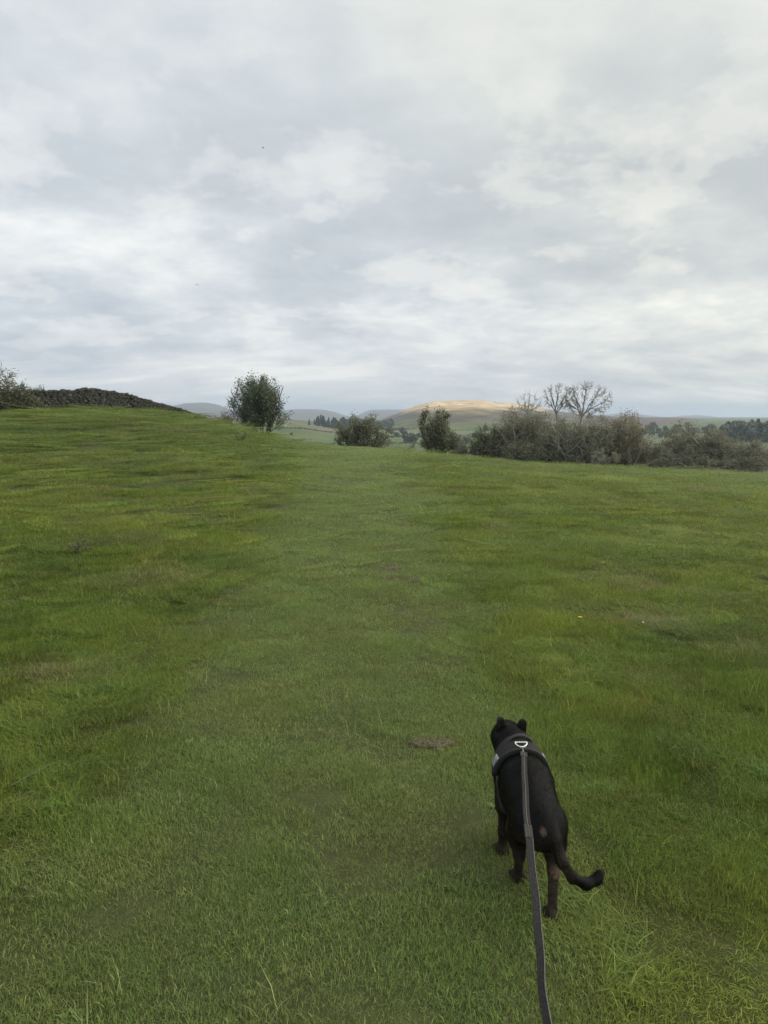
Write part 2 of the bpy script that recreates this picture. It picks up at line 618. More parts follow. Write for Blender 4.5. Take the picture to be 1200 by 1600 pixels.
def build_wall():
    line = [(-260, 613, 52), (-120, 613, 52.3), (0, 613, 52.6), (45, 612, 53), (75, 611, 53.4), (118, 611, 54.2), (130, 608, 54.5), (150, 609, 55.2),
            (200, 617, 57), (250, 632, 59), (285, 641, 60.5), (305, 648, 62), (325, 656, 64), (345, 667, 67), (370, 680, 72)]
    P = [at(*q) for q in line]
    root = empty('dry_stone_wall', (P[2][0], P[2][1], gz(P[2][0], P[2][1])))
    tag(root, 'dark dry stone wall running over the hilltop on the left', 'wall')
    off = np.array(root.location)
    rng = np.random.RandomState(5)
    V, F, n = [], [], 0
    CV, CF = [], []
    prev = None
    for i in range(len(P) - 1):
        a, b_ = P[i], P[i + 1]
        d = b_[:2] - a[:2]
        Ls = np.linalg.norm(d)
        d = d / Ls
        nrm = np.array((d[1], -d[0]))
        if nrm @ (-a[:2]) < 0:
            nrm = -nrm
        # hearting: the inner core the faces are laid against
        for q in (a, b_):
            g = gz(q[0], q[1]) - 0.15
            for s, zz in ((0.2, g), (0.15, q[2] - 0.16), (-0.15, q[2] - 0.16), (-0.2, g)):
                CV.append((q[0] + nrm[0] * s, q[1] + nrm[1] * s, zz) - off)
        k = len(CV) - 8
        CF += [(k, k + 1, k + 5, k + 4), (k + 1, k + 2, k + 6, k + 5), (k + 2, k + 3, k + 7, k + 6), (k + 3, k, k + 4, k + 7),
               (k, k + 3, k + 2, k + 1), (k + 4, k + 5, k + 6, k + 7)]
        s = 0.0
        ang = math.atan2(d[1], d[0])
        ca, sa = math.cos(ang), math.sin(ang)
        rows = 11
        for row in range(rows + 1):
            s = rng.uniform(0, 0.3)
            while s < Ls:
                t = s / Ls
                p = a + (b_ - a) * t
                g = gz(p[0], p[1]) - 0.05
                hgt = p[2] - g
                cope = row == rows
                w = rng.uniform(0.12, 0.24) if cope else rng.uniform(0.16, 0.46)
                h = rng.uniform(0.2, 0.34) if cope else hgt / rows * rng.uniform(0.85, 1.1)
                sides = (0,) if cope else (1, -1)
                for sd_ in sides:
                    v, f = blob_stone(rng, w * 0.97, 0.42 if cope else 0.24, h)
                    if cope:
                        tl = rng.normal(0, 0.22)
                        v = np.stack([v[:, 0] * math.cos(tl) + v[:, 2] * math.sin(tl), v[:, 1], -v[:, 0] * math.sin(tl) + v[:, 2] * math.cos(tl)], 1)
                    z0 = g + hgt * (row + 0.5) / rows if not cope else p[2] - 0.08 + rng.uniform(-0.05, 0.05)
                    bat = 0.0 if cope else sd_ * (0.3 - 0.12 * row / rows + rng.uniform(-0.03, 0.03))
                    vx = p[0] + v[:, 0] * ca - v[:, 1] * sa + nrm[0] * bat
                    vy = p[1] + v[:, 0] * sa + v[:, 1] * ca + nrm[1] * bat
                    V.append(np.stack([vx, vy, z0 + v[:, 2]], 1) - off)
                    F.append(f + n)
                    n += 8
                s += w
    V, F = np.concatenate(V), np.concatenate(F)
    m, nt, b = new_mat('weathered_stone')
    c = n_ramp(nt, n_island(nt), [(0.0, (0.034, 0.034, 0.028)), (0.5, (0.052, 0.051, 0.043)), (0.97, (0.07, 0.068, 0.058)), (0.99, (0.12, 0.12, 0.105)), (1.0, (0.16, 0.16, 0.145))])
    lich = n_ramp(nt, n_noise(nt, 2.2, 7, 0.7), [(0.45, (0.9, 0.9, 0.85)), (0.7, (0.7, 0.85, 0.5))])
    nt.links.new(n_mix(nt, 1.0, c, lich, 'MULTIPLY'), b.inputs['Base Color'])
    b.inputs['Roughness'].default_value = 0.95
    n_bump(nt, b, n_noise(nt, 9, 6), 0.6, 0.03)
    st = link('stones', mesh('stones', V, F), m, root)
    st['kind'] = 'stuff'
    core = noise_mat('wall_hearting', 3, [(0.3, (0.04, 0.04, 0.035)), (0.7, (0.08, 0.08, 0.07))], 0.95)
    link('core', mesh('core', CV, CF), core, root)


build_wall()


# ------------------------------------------------------------------ trees and shrubs
def unit(v):
    return v / (math.sqrt(v[0] * v[0] + v[1] * v[1] + v[2] * v[2]) + 1e-9)


def grow(seed, stems=1, levels=3, kids=(6, 5, 4), ratio=0.62, ang=(28, 58), wob=0.14, up=0.10, spread=0.35, first=0.25, base_r=0.03, stem=0.5, roots=None, root_len=0.6):
    rng = np.random.RandomState(seed)
    segs = []

    def br(p, d, Ln, rad, lev):
        n = 6 if lev == 0 else (5 if lev == 1 else 4)
        pts = [p]
        for i in range(n):
            d = unit(d + rng.normal(0, wob, 3) + np.array((0, 0, up)))
            p = p + d * Ln / n
            pts.append(p)
        segs.append((np.array(pts), rad, lev))
        if lev < levels:
            k = kids[min(lev, len(kids) - 1)]
            for j in range(k):
                t = first + (1 - first) * (j + rng.uniform(0.2, 0.9)) / k
                q = min(t, 0.999) * n
                i0 = int(q)
                pos = pts[i0] + (pts[i0 + 1] - pts[i0]) * (q - i0)
                w_ = rng.normal(0, 1, 3)
                ax = unit(np.array((d[1] * w_[2] - d[2] * w_[1], d[2] * w_[0] - d[0] * w_[2], d[0] * w_[1] - d[1] * w_[0])))
                th = R(rng.uniform(*ang))
                dd = unit(pts[i0 + 1] - pts[i0]) * math.cos(th) + ax * math.sin(th)
                br(pos, unit(dd), Ln * ratio * rng.uniform(0.65, 1.15) * (1.15 - 0.35 * t), rad * (1 - 0.55 * t) * 0.62, lev + 1)

    for pts, rad, ln0 in roots or ():
        pts = np.array(pts, float)
        segs.append((pts, rad, 0))
        d = unit(pts[-1] - pts[-2])
        k = kids[0]
        for j in range(k):
            t = first + (1 - first) * (j + 0.5) / k
            q = min(t, 0.999) * (len(pts) - 1)
            i0 = int(q)
            pos = pts[i0] + (pts[i0 + 1] - pts[i0]) * (q - i0)
            th = R(ang[1]) * (-1 + 2 * ((j * 0.618) % 1.0)) * rng.uniform(0.8, 1.1)
            ph = rng.normal(0, 0.6)
            dd = np.array((math.sin(th) * math.cos(ph), math.sin(th) * math.sin(ph), math.cos(th))) + d * 0.35
            br(pos, unit(dd), ln0 * rng.uniform(0.8, 1.15), rad * 0.5, 1)
    for s in range(0 if roots else stems):
        a = 2 * math.pi * (s + rng.uniform(-0.3, 0.3)) / max(stems, 1)
        lean = spread * rng.uniform(0.5, 1.2) if stems > 1 else rng.uniform(0, 0.08)
        d = unit(np.array((math.cos(a) * lean, math.sin(a) * lean, 1)))
        br(np.array((math.cos(a), math.sin(a), 0)) * 0.05 * (stems > 1), d, stem * rng.uniform(0.8, 1.2), base_r, 0)
    return segs


def fan(seed, trunks, rtip=0.011):
    """leafless crown in metres: twigs that fork their way from the trunk head out to tips spread through a dome"""
    rng = np.random.RandomState(seed)
    segs = []

    def wob(a, b, n, amp):
        t = np.linspace(0, 1, n)[:, None]
        L_ = np.linalg.norm(b - a)
        m_ = rng.normal(0, amp * L_, 3)
        return a + (b - a) * t + m_ * np.sin(t * math.pi) + rng.normal(0, amp * 0.25 * L_, (n, 3)) * (t * (1 - t) * 4)

    def split(p, tips, lev, d0):
        c = tips.mean(0)
        if len(tips) <= 2:
            for q in tips:
                segs.append((wob(p, q, 4, 0.09), rtip * 1.5, max(lev, 3)))
            return
        node = p + (c - p) * rng.uniform(0.32, 0.5) + d0 * 0.10 * np.linalg.norm(c - p)
        segs.append((wob(p, node, 4, 0.07), rtip * len(tips) ** 0.42, min(max(lev, 1), 3)))
        d1 = unit(node - p)
        u_, sg, vt = np.linalg.svd(tips - c, full_matrices=False)
        ax = vt[0] if rng.rand() < 0.75 else vt[1]
        pr = (tips - c) @ ax
        k = np.median(pr) + rng.normal(0, 0.15) * pr.std()
        for m_ in (pr <= k, pr > k):
            if m_.any():
                split(node, tips[m_], lev + 1, d1)

    for pts, rad, cen, rxyz, ntip, zmin in trunks:
        pts = np.array(pts, float)
        segs.append((pts, rad, 0))
        d = unit_rows(rng.normal(0, 1, (ntip * 4, 3)))
        q = np.array(cen) + d * rng.uniform(0.42, 1.0, (len(d), 1)) ** 0.6 * np.array(rxyz)
        q = q[q[:, 2] > zmin + 0.25 * np.abs(q[:, 0] - cen[0])][:ntip]
        ang_ = np.arctan2(q[:, 0] - pts[-1][0], q[:, 2] - pts[-1][2] + 0.5)
        order = np.argsort(ang_)
        for part in np.array_split(order, 5):
            t_ = rng.uniform(0.8, 1.0)
            p0 = pts[-2] + (pts[-1] - pts[-2]) * t_
            split(p0, q[part], 1, unit(pts[-1] - pts[-2]))
    return segs


def fit(segs, width, depth, height):
    P = np.concatenate([s[0] for s in segs])
    lo, hi = np.percentile(P, 0.4, 0), np.percentile(P, 99.6, 0)
    hi[2] = P[:, 2].max()
    cx, cy = (lo[0] + hi[0]) / 2, (lo[1] + hi[1]) / 2
    sc = np.array((width / (hi[0] - lo[0]), depth / (hi[1] - lo[1]), height / hi[2]))
    base = np.mean([s[0][0] for s in segs if s[2] == 0], 0)
    out = []
    for p, r, l in segs:
        q = (p - (cx, cy, 0)) * sc
        out.append((q, r * height, l))
    return out


def tubes(segs, rmin=0.012, rmax_lev=99, lev_lo=0, lev_hi=99):
    V, F, n = [], [], 0
    groups = {}
    for p, rad, lev in segs:
        if lev_lo <= lev <= lev_hi:
            groups.setdefault((lev, len(p)), []).append((p, rad))
    for (lev, m_), lst in groups.items():
        k = 8 if lev == 0 else (5 if lev == 1 else 3)
        p = np.array([q[0] for q in lst], float)
        rad = np.array([q[1] for q in lst])[:, None]
        t = np.linspace(0, 1, m_)[None]
        rr = np.maximum(rad * (1 - 0.62 * t), rmin * (1 - 0.45 * t))
        if lev == 0:
            rr[:, 0] *= 1.35
        tan = np.gradient(p, axis=1)
        tan /= np.linalg.norm(tan, axis=2)[..., None] + 1e-9
        ref = np.where(np.abs(tan[:, :1, 1:2]) < 0.8, np.array((0.3, 0.9, 0.2)), np.array((1.0, 0, 0)))
        u = np.cross(tan, np.broadcast_to(ref, tan.shape))
        u /= np.linalg.norm(u, axis=2)[..., None] + 1e-9
        w = np.cross(tan, u)
        a = np.arange(k) * 2 * math.pi / k
        ring = p[:, :, None] + rr[:, :, None, None] * (np.cos(a)[None, None, :, None] * u[:, :, None] + np.sin(a)[None, None, :, None] * w[:, :, None])
        V.append(ring.reshape(-1, 3))
        idx = n + np.arange(len(lst) * m_ * k).reshape(len(lst), m_, k)
        nx = np.roll(idx, -1, 2)
        F.append(np.stack([idx[:, :-1], nx[:, :-1], nx[:, 1:], idx[:, 1:]], -1).reshape(-1, 4))
        n += len(lst) * m_ * k
    return np.concatenate(V), np.concatenate(F)


def leaves(segs, count, size, sig, seed, lev_lo=2, aspect=0.6, zmin=0.15):
    rng = np.random.RandomState(seed)
    tw = [s[0] for s in segs if s[2] >= lev_lo]
    ln = np.array([np.linalg.norm(t[-1] - t[0]) for t in tw])
    ln = ln * rng.rand(len(ln)) ** 1.1
    pick = rng.choice(len(tw), count, p=ln / ln.sum())
    pos = np.empty((count, 3))
    for i, k in enumerate(pick):
        t = tw[k]
        q = rng.uniform(0.15, 1) * (len(t) - 1) * 0.999
        j = int(q)
        pos[i] = t[j] + (t[j + 1] - t[j]) * (q - j)
    pos += rng.normal(0, sig, (count, 3))
    pos = pos[pos[:, 2] > zmin]
    c = len(pos)
    d1 = rng.normal(0, 1, (c, 3))
    d1[:, 2] *= 0.7
    d1 /= np.linalg.norm(d1, axis=1)[:, None]
    d2 = np.cross(d1, rng.normal(0, 1, (c, 3)))
    d2 /= np.linalg.norm(d2, axis=1)[:, None]
    s = size * rng.uniform(0.6, 1.35, c)[:, None]
    a = pos - d1 * s * 0.5
    b_ = pos + d1 * s * 0.5
    e = pos + d2 * s * aspect * 0.5
    g = pos - d2 * s * aspect * 0.5
    V = np.stack([a, e, b_, g], 1).reshape(-1, 3)
    F = np.arange(c * 4).reshape(c, 4)
    return V, F


bark_grey = noise_mat('bark_grey', 6, [(0.3, (0.2, 0.185, 0.155)), (0.7, (0.34, 0.32, 0.27))], 0.95, (20, 0.6, 0.03))
bark_dark = noise_mat('bark_dark', 6, [(0.3, (0.05, 0.045, 0.035)), (0.7, (0.11, 0.1, 0.08))], 0.95, (20, 0.6, 0.03))
bark_lichen = noise_mat('bark_lichen', 5, [(0.3, (0.22, 0.21, 0.16)), (0.55, (0.33, 0.32, 0.24)), (0.75, (0.42, 0.41, 0.31))], 0.95, (20, 0.5, 0.02))
lf_holly = leaf_mat('dark_evergreen_leaf', [(0, (0.073, 0.098, 0.048)), (0.6, (0.130, 0.166, 0.085)), (1, (0.227, 0.260, 0.138))], 0.3, 0.45)
lf_thorn = leaf_mat('hawthorn_leaf', [(0, (0.127, 0.143, 0.074)), (0.6, (0.203, 0.222, 0.120)), (1, (0.316, 0.316, 0.187))], 0.3)
lf_olive = leaf_mat('olive_leaf', [(0, (0.143, 0.146, 0.078)), (0.6, (0.227, 0.221, 0.127)), (1, (0.325, 0.305, 0.189))], 0.3)
lf_brown = leaf_mat('turning_leaf', [(0, (0.169, 0.156, 0.091)), (0.6, (0.260, 0.234, 0.137)), (1, (0.364, 0.305, 0.189))], 0.3)
lf_grey = leaf_mat('grey_green_leaf', [(0, (0.143, 0.150, 0.091)), (0.6, (0.221, 0.221, 0.137)), (1, (0.325, 0.312, 0.208))], 0.3)


def plant(name, label, cat, px0, px1, ptop, r, skel, leafs, bark, lmat, group=None, sink=0.0, depth=None, rmin=0.014, leaf_sz=0.13, sig=0.10, lev_lo=2, twig_crown=None, seed=1, env=None):
    pc = (px0 + px1) / 2
    p = at(pc, ptop, r)
    g = float(ground_z(np.array([p[0]]), np.array([p[1]]), False)[0]) if r < 150 else float(valley_z(np.array([p[0]]), np.array([p[1]]))[0])
    hgt = p[2] - g + sink
    wid = (px1 - px0) / FPX * r
    root = empty(name, (p[0], p[1], g - sink), -ray(pc, 650)[0])
    tag(root, label, cat, group)
    if env == 'made':
        s = skel
    elif env:
        dp = depth or wid * 0.85
        s = fit(skel, wid * env, dp * env, hgt * (1 + 0.45 * (env - 1)))
        keep = []
        for p_, r_, l_ in s:
            e = p_[-1]
            c = hgt * 0.5
            q = np.array((e[0] / (wid / 2), e[1] / (dp / 2), (e[2] - c) / (hgt * (0.53 if e[2] > c else 0.62))))
            lim = 0.48 + 1.04 * float(fbm(np.array([e[0] * 2.0 + 20 + skel[0][0][1][0] * 90]), np.array([e[2] * 0.9 + e[1] * 1.4 + 30]), 2)[0])
            if l_ == 0 or np.linalg.norm(q) < lim:
                keep.append((p_, r_, l_))
        s = keep
    else:
        s = fit(skel, wid, depth or wid * 0.85, hgt)
    if twig_crown is None:
        V, F = tubes(s, rmin)
        link('trunk', mesh('trunk', V, F, True), bark, root)
    else:
        V, F = tubes(s, rmin, lev_hi=1)
        link('trunk', mesh('trunk', V, F, True), bark, root)
        V, F = tubes(s, rmin, lev_lo=2)
        link('crown', mesh('crown', V, F, True), twig_crown, root)
    if leafs:
        V, F = leaves(s, leafs, leaf_sz, sig, seed, lev_lo)
        link('foliage' if twig_crown else 'crown', mesh('crown', V, F), lmat, root)
    return root


# left edge, half out of the picture, over the wall
plant('hawthorn_tree', 'windswept hawthorn with sparse leaves overhanging the wall at the left edge', 'tree', -110, 44, 550, 52.0,
      grow(3, 4, 4, (7, 6, 4, 3), 0.62, (35, 72), 0.22, 0.0, 0.5, first=0.2, stem=0.4), 15000, bark_dark, lf_thorn, sink=0.2, sig=0.13, leaf_sz=0.12, lev_lo=3)
plant('bramble_sprig', 'tiny leafy sprig poking above the wall top', 'shrub', 60, 72, 601, 56.8,
      grow(9, 2, 2, (4, 3), 0.6, (30, 60), 0.2, 0.1, 0.3), 260, bark_dark, lf_thorn, sig=0.05, leaf_sz=0.09, lev_lo=1)
# bramble and hedge growth along the wall's foot at the far left
plant('bramble_bush', 'low dark bramble bush in front of the wall beneath the hawthorn', 'shrub', -60, 52, 604, 51.6,
      grow(12, 14, 3, (6, 5, 4), 0.7, (35, 75), 0.25, -0.02, 0.8, first=0.15, stem=0.35), 6500, bark_dark, lf_thorn, sink=0.1, sig=0.12, depth=1.2, leaf_sz=0.11, lev_lo=2)
# the dense evergreen
plant('holly_tree', 'dense dark multi stemmed evergreen tree standing alone left of centre', 'tree', 355, 440, 586, 72,
      grow(21, 13, 3, (10, 6, 4), 0.42, (18, 60), 0.10, 0.2, 0.42, first=0.16, base_r=0.012, stem=0.55), 24000, bark_dark, lf_holly, sig=0.2, leaf_sz=0.16, lev_lo=1, env=1.35)
plant('bare_thorn', 'small leafless thorn bush beside the dense evergreen tree', 'shrub', 328, 364, 641, 76,
      grow(27, 5, 4, (6, 5, 4, 3), 0.66, (30, 65), 0.2, 0.0, 0.5, stem=0.35), 300, bark_grey, lf_brown, rmin=0.02, sig=0.1, leaf_sz=0.12)
plant('rough_bush', 'low dark scrub patch at the foot of the evergreen tree', 'shrub', 412, 442, 677, 68,
      grow(28, 10, 2, (5, 4), 0.6, (35, 75), 0.25, -0.02, 0.9), 700, bark_dark, lf_thorn, sig=0.12, leaf_sz=0.13, lev_lo=1)
# centre
plant('hawthorn_tree', 'round bushy hawthorn at the end of the grass track', 'tree', 532, 615, 646, 64,
      grow(33, 9, 4, (7, 5, 4, 3), 0.62, (28, 65), 0.16, 0.03, 0.5, first=0.15, stem=0.38), 13000, bark_dark, lf_thorn, sink=0.1, sig=0.14, leaf_sz=0.14, lev_lo=2, env=1.3)
plant('hawthorn_tree', 'upright pointed hawthorn right of the grass track', 'tree', 653, 714, 639, 63,
      grow(37, 5, 4, (9, 5, 4, 3), 0.46, (25, 62), 0.12, 0.12, 0.28, first=0.12, stem=0.55), 11700, bark_dark, lf_thorn, sink=0.1, sig=0.14, leaf_sz=0.14, lev_lo=1, env=1.25)
plant('thorn_bush', 'small grey bush tucked against the pointed hawthorn', 'shrub', 704, 742, 678, 66,
      grow(39, 8, 3, (7, 5, 4), 0.66, (30, 65), 0.2, 0.0, 0.6, stem=0.38), 2600, bark_grey, lf_grey, sig=0.12, leaf_sz=0.13, lev_lo=1)
plant('dry_scrub', 'low tawny scrub beyond the crest between the two hawthorns', 'shrub', 614, 650, 694, 68,
      grow(40, 12, 2, (6, 4), 0.55, (20, 50), 0.15, 0.1, 0.6), 900, bark_grey, lf_brown, sig=0.1, leaf_sz=0.12, lev_lo=0)
# thicket on the right
thk = 'bushes of the thicket on the right'
plant('thicket_bush', 'dark rounded bush at the left end of the right hand thicket', 'shrub', 732, 808, 658, 66,
      grow(41, 10, 4, (7, 5, 4, 3), 0.64, (28, 66), 0.18, 0.02, 0.55, first=0.12, stem=0.36), 11700, bark_dark, lf_thorn, thk, 0.3, sig=0.15, leaf_sz=0.13, env=1.25)
plant('thicket_bush', 'tall dark green thorn in the middle of the right hand thicket', 'shrub', 770, 892, 629, 67,
      grow(43, 11, 4, (7, 5, 4, 3), 0.62, (28, 64), 0.18, 0.04, 0.55, first=0.12, stem=0.38), 25350, bark_lichen, lf_olive, thk, 0.3, rmin=0.018, sig=0.16, leaf_sz=0.13, env=1.25)
plant('thicket_bush', 'low bramble mound along the near foot of the thicket', 'shrub', 782, 880, 678, 62,
      grow(44, 16, 3, (6, 5, 4), 0.66, (30, 70), 0.2, -0.02, 0.9, first=0.1, stem=0.36), 6500, bark_dark, lf_thorn, thk, 0.2, sig=0.13, leaf_sz=0.12, lev_lo=1, env=1.25)
plant('bare_ash', 'leafless treetop showing above the dark thicket thorn', 'tree', 804, 858, 615, 70,
      fan(46, [(((-.2, 0, 0), (-.3, 0, 2.5), (-.35, 0, 4.6), (-.3, 0, 5.8)), .09, (-.2, 0, 6.9), (1.5, 1.2, 1.35), 150, 5.9)]),
      0, bark_grey, None, rmin=0.016, twig_crown=bark_grey, env='made')
plant('bare_ash', 'tall leafless ash with two rounded crowns rising above the thicket', 'tree', 850, 953, 596, 66,
      fan(52, [(((-.5, 0, -.3), (-.9, 0, 2.0), (-1.55, .1, 4.2), (-1.75, .1, 5.5)), .15, (-1.5, .1, 6.7), (1.65, 1.2, 1.45), 460, 5.5),
               (((.1, 0, -.3), (.3, 0, 2.0), (.35, -.1, 4.0), (.55, -.1, 5.2)), .17, (0.85, -.1, 6.4), (2.5, 1.7, 1.8), 800, 4.9)]),
      0, bark_grey, None, rmin=0.016, twig_crown=bark_grey, env='made')
plant('thicket_bush', 'lichen grey thorn with pale tangled branches below the leafless ash', 'shrub', 850, 952, 643, 63.5,
      grow(55, 10, 4, (7, 5, 4, 4), 0.64, (30, 70), 0.24, 0.0, 0.6, first=0.12, stem=0.36), 9750, bark_lichen, lf_grey, thk, 0.2, rmin=0.024, sig=0.15, leaf_sz=0.11, lev_lo=3, env=1.25)
plant('thicket_bush', 'broad olive brown thorn right of the leafless ash', 'shrub', 906, 1012, 643, 65,
      grow(57, 11, 4, (7, 5, 4, 4), 0.64, (28, 66), 0.2, 0.0, 0.6, first=0.12, stem=0.36), 19500, bark_lichen, lf_brown, thk, 0.2, rmin=0.019, sig=0.16, leaf_sz=0.12, lev_lo=3, env=1.25)
plant('thicket_bush', 'dead pale branches hanging at the near edge of the thicket', 'shrub', 905, 965, 690, 61.5,
      grow(59, 6, 4, (6, 5, 4, 3), 0.62, (35, 75), 0.28, -0.05, 0.7, stem=0.36), 350, bark_lichen, lf_grey, thk, 0.1, rmin=0.026, sig=0.12, leaf_sz=0.11)
plant('thicket_bush', 'thin olive bush in the low gap of the thicket', 'shrub', 996, 1070, 688, 66,
      grow(61, 10, 4, (6, 5, 4, 3), 0.66, (28, 66), 0.2, 0.02, 0.6, stem=0.36), 2400, bark_lichen, lf_grey, thk, 0.2, rmin=0.019, sig=0.16, leaf_sz=0.12, lev_lo=3, env=1.25)
plant('thicket_bush', 'tall rounded grey green willow near the right edge', 'shrub', 1048, 1146, 657, 65,
      grow(63, 11, 4, (7, 5, 4, 3), 0.62, (24, 60), 0.18, 0.04, 0.5, first=0.12, stem=0.38), 18525, bark_lichen, lf_grey, thk, 0.2, rmin=0.019, sig=0.16, leaf_sz=0.12, lev_lo=3, env=1.25)
plant('thicket_bush', 'spreading pale thorn at the right end of the thicket', 'shrub', 1104, 1202, 681, 63,
      grow(65, 11, 4, (6, 5, 4, 3), 0.66, (30, 70), 0.22, -0.02, 0.7, stem=0.36), 6500, bark_lichen, lf_grey, thk, 0.2, rmin=0.021, sig=0.15, leaf_sz=0.12, lev_lo=3, env=1.25)
plant('thicket_bush', 'low scrub filling the foot of the right hand thicket', 'shrub', 990, 1110, 704, 62.5,
      grow(67, 16, 3, (5, 4, 3), 0.62, (30, 70), 0.22, -0.04, 1.0, stem=0.36), 5000, bark_lichen, lf_grey, thk, 0.2, depth=2.2, rmin=0.019, sig=0.12, leaf_sz=0.11, lev_lo=2, env=1.25)


# ------------------------------------------------------------------ far trees in the valley (shared meshes)
def far_tree_mesh(seed, conifer=False):
    rng = np.random.RandomState(seed)
    if conifer:
        c = 420
        t = rng.uniform(0.04, 1, c) ** 0.8
        a = rng.uniform(0, 6.283, c)
        rad = (1 - t) * 0.24 * rng.uniform(0.3, 1.1, c) + 0.012
        pos = np.stack([np.cos(a) * rad, np.sin(a) * rad, t], 1)
        sz = 0.075
    else:
        lob = [(rng.normal(0, 0.17), rng.normal(0, 0.17), 0.2 + 0.58 * k_ / 10, rng.uniform(0.2, 0.3) * (1.1 - 0.35 * abs(k_ / 10 - 0.4))) for k_ in range(11)]
        pos = []
        for _ in range(620):
            l = lob[rng.randint(len(lob))]
            v = unit(rng.normal(0, 1, 3)) * l[3] * rng.uniform(0.5, 1.05)
            pos.append((l[0] + v[0], l[1] + v[1], max(0.05, l[2] + v[2] * 0.8)))
        pos = np.array(pos)
        sz = 0.10
    c = len(pos)
    d1 = rng.normal(0, 1, (c, 3))
    d1 /= np.linalg.norm(d1, axis=1)[:, None]
    d2 = np.cross(d1, rng.normal(0, 1, (c, 3)))
    d2 /= np.linalg.norm(d2, axis=1)[:, None]
    s = sz * rng.uniform(0.6, 1.4, c)[:, None]
    V = np.stack([pos - d1 * s, pos + d2 * s * 0.7, pos + d1 * s, pos - d2 * s * 0.7], 1).reshape(-1, 3)
    crown = mesh('crown', V, np.arange(c * 4).reshape(c, 4))
    tv, tf = tubes([(np.array([(0, 0, -0.03), (0.01, 0, 0.3), (0, 0.01, 0.6)]), 0.035, 0)])
    trunk = mesh('trunk', tv, tf, True)
    return trunk, crown


lf_far = leaf_mat('far_tree_leaf', [(0, (0.065, 0.08, 0.042)), (0.6, (0.105, 0.125, 0.062)), (1, (0.165, 0.17, 0.09))], 0.2)
lf_con = leaf_mat('conifer_needle', [(0, (0.035, 0.05, 0.032)), (0.6, (0.055, 0.075, 0.046)), (1, (0.085, 0.105, 0.065))], 0.1)
FAR = [far_tree_mesh(100 + i) for i in range(4)]
CON = [far_tree_mesh(200 + i, True) for i in range(3)]
for t_, c_ in FAR:
    t_.materials.append(bark_dark)
    c_.materials.append(lf_far)
for t_, c_ in CON:
    t_.materials.append(bark_dark)
    c_.materials.append(lf_con)
frng = np.random.RandomState(77)


def far_tree(px, r, h_px, w_mul, label, group, conifer=False, name=None, top=None):
    a, _ = ray(px, 660)
    x, y = r * math.sin(a), r * math.cos(a)
    z = float(valley_z(np.array([x]), np.array([y]))[0]) if top is None else top - 1.0
    h = h_px / FPX * r
    src = (CON if conifer else FAR)[frng.randint(3 if conifer else 4)]
    root = empty(name or ('conifer_tree' if conifer else 'valley_tree'), (x, y, z - 0.1), frng.uniform(0, 6.28))
    root.scale = (h * w_mul, h * w_mul, h)
    tag(root, label, 'tree', group)
    for nm, me_ in zip(('trunk', 'crown'), src):
        o = bpy.data.objects.new(nm, me_)
        COL.objects.link(o)
        o.parent = root
    return root


for i in range(34):   # plantation on the slope left of centre
    px = 481 + 60 * frng.rand()
    far_tree(px, 640 + 130 * frng.rand() + (px - 480) * 2.0, frng.uniform(11, 17) - 3.0 * (px < 500), 0.8, 'dark conifer in the plantation below the blue fells', 'conifers of the valley plantation', True)
for i in range(26):   # broadleaves behind and beside it
    px = 520 + 95 * frng.rand()
    far_tree(px, 760 + 260 * frng.rand(), frng.uniform(9, 15), 1.0, 'broadleaf tree in the wood behind the plantation', 'trees of the wood behind the plantation')
for px, r, h, w in ((471, 165, 20, 1.0), (483, 168, 22, 1.05), (500, 175, 18, 1.1), (514, 172, 24, 1.0), (527, 165, 20, 1.3), (541, 160, 19, 1.3), (492, 160, 13, 1.6), (508, 158, 13, 1.6), (557, 160, 18, 1.2)):
    far_tree(px, r, h + 16, w, 'bushy hedge tree just beyond the crest left of the round hawthorn', 'hedge trees beyond the crest')
for px, r, h in ((454, 300, 9), (455, 420, 5), (637, 420, 14), (644, 430, 15), (717, 400, 12), (729, 405, 12), (653, 520, 7), (620, 540, 8), (632, 560, 9), (742, 520, 9), (640, 300, 8), (700, 640, 8),
                 (462, 330, 7), (660, 700, 7), (690, 760, 8), (720, 800, 8), (760, 700, 9), (612, 610, 10), (628, 640, 9)):
    far_tree(px, r, h, frng.uniform(0.95, 1.3), 'lone small tree among the fields of the valley floor', 'scattered valley trees')
for i in range(26):
    px = 985 + 130 * frng.rand()
    far_tree(px, frng.choice([560, 620, 700, 820]) * frng.uniform(0.95, 1.05), frng.uniform(6, 11), 1.2, 'small hedgerow tree in the fields below the brown moor', 'hedgerow trees below the moor')
for i in range(80):
    px = 1122 + 130 * frng.rand() ** 0.9
    far_tree(px, 470 + 110 * frng.rand(), frng.uniform(20, 27) * (0.75 + 0.25 * min(1, (px - 1115) / 30)), 0.9, 'dark tree of the wood block at the right edge', 'trees of the wood block at the right edge', frng.rand() < 0.35)
for i in range(12):
    px = 1130 + 90 * frng.rand()
    far_tree(px, 240 + 40 * frng.rand(), frng.uniform(16, 24), 1.2, 'hedge tree below the wood block at the right edge', 'hedge trees below the wood block')
for i in range(7):
    px = 764 + 2.2 * i + frng.rand()
    far_tree(px, 2150, frng.uniform(2.2, 3.4), 1.3, 'tiny tree of the clump on the golden hill top', 'clump on the golden hill top', top=at(px, 630.5, 2150)[2])


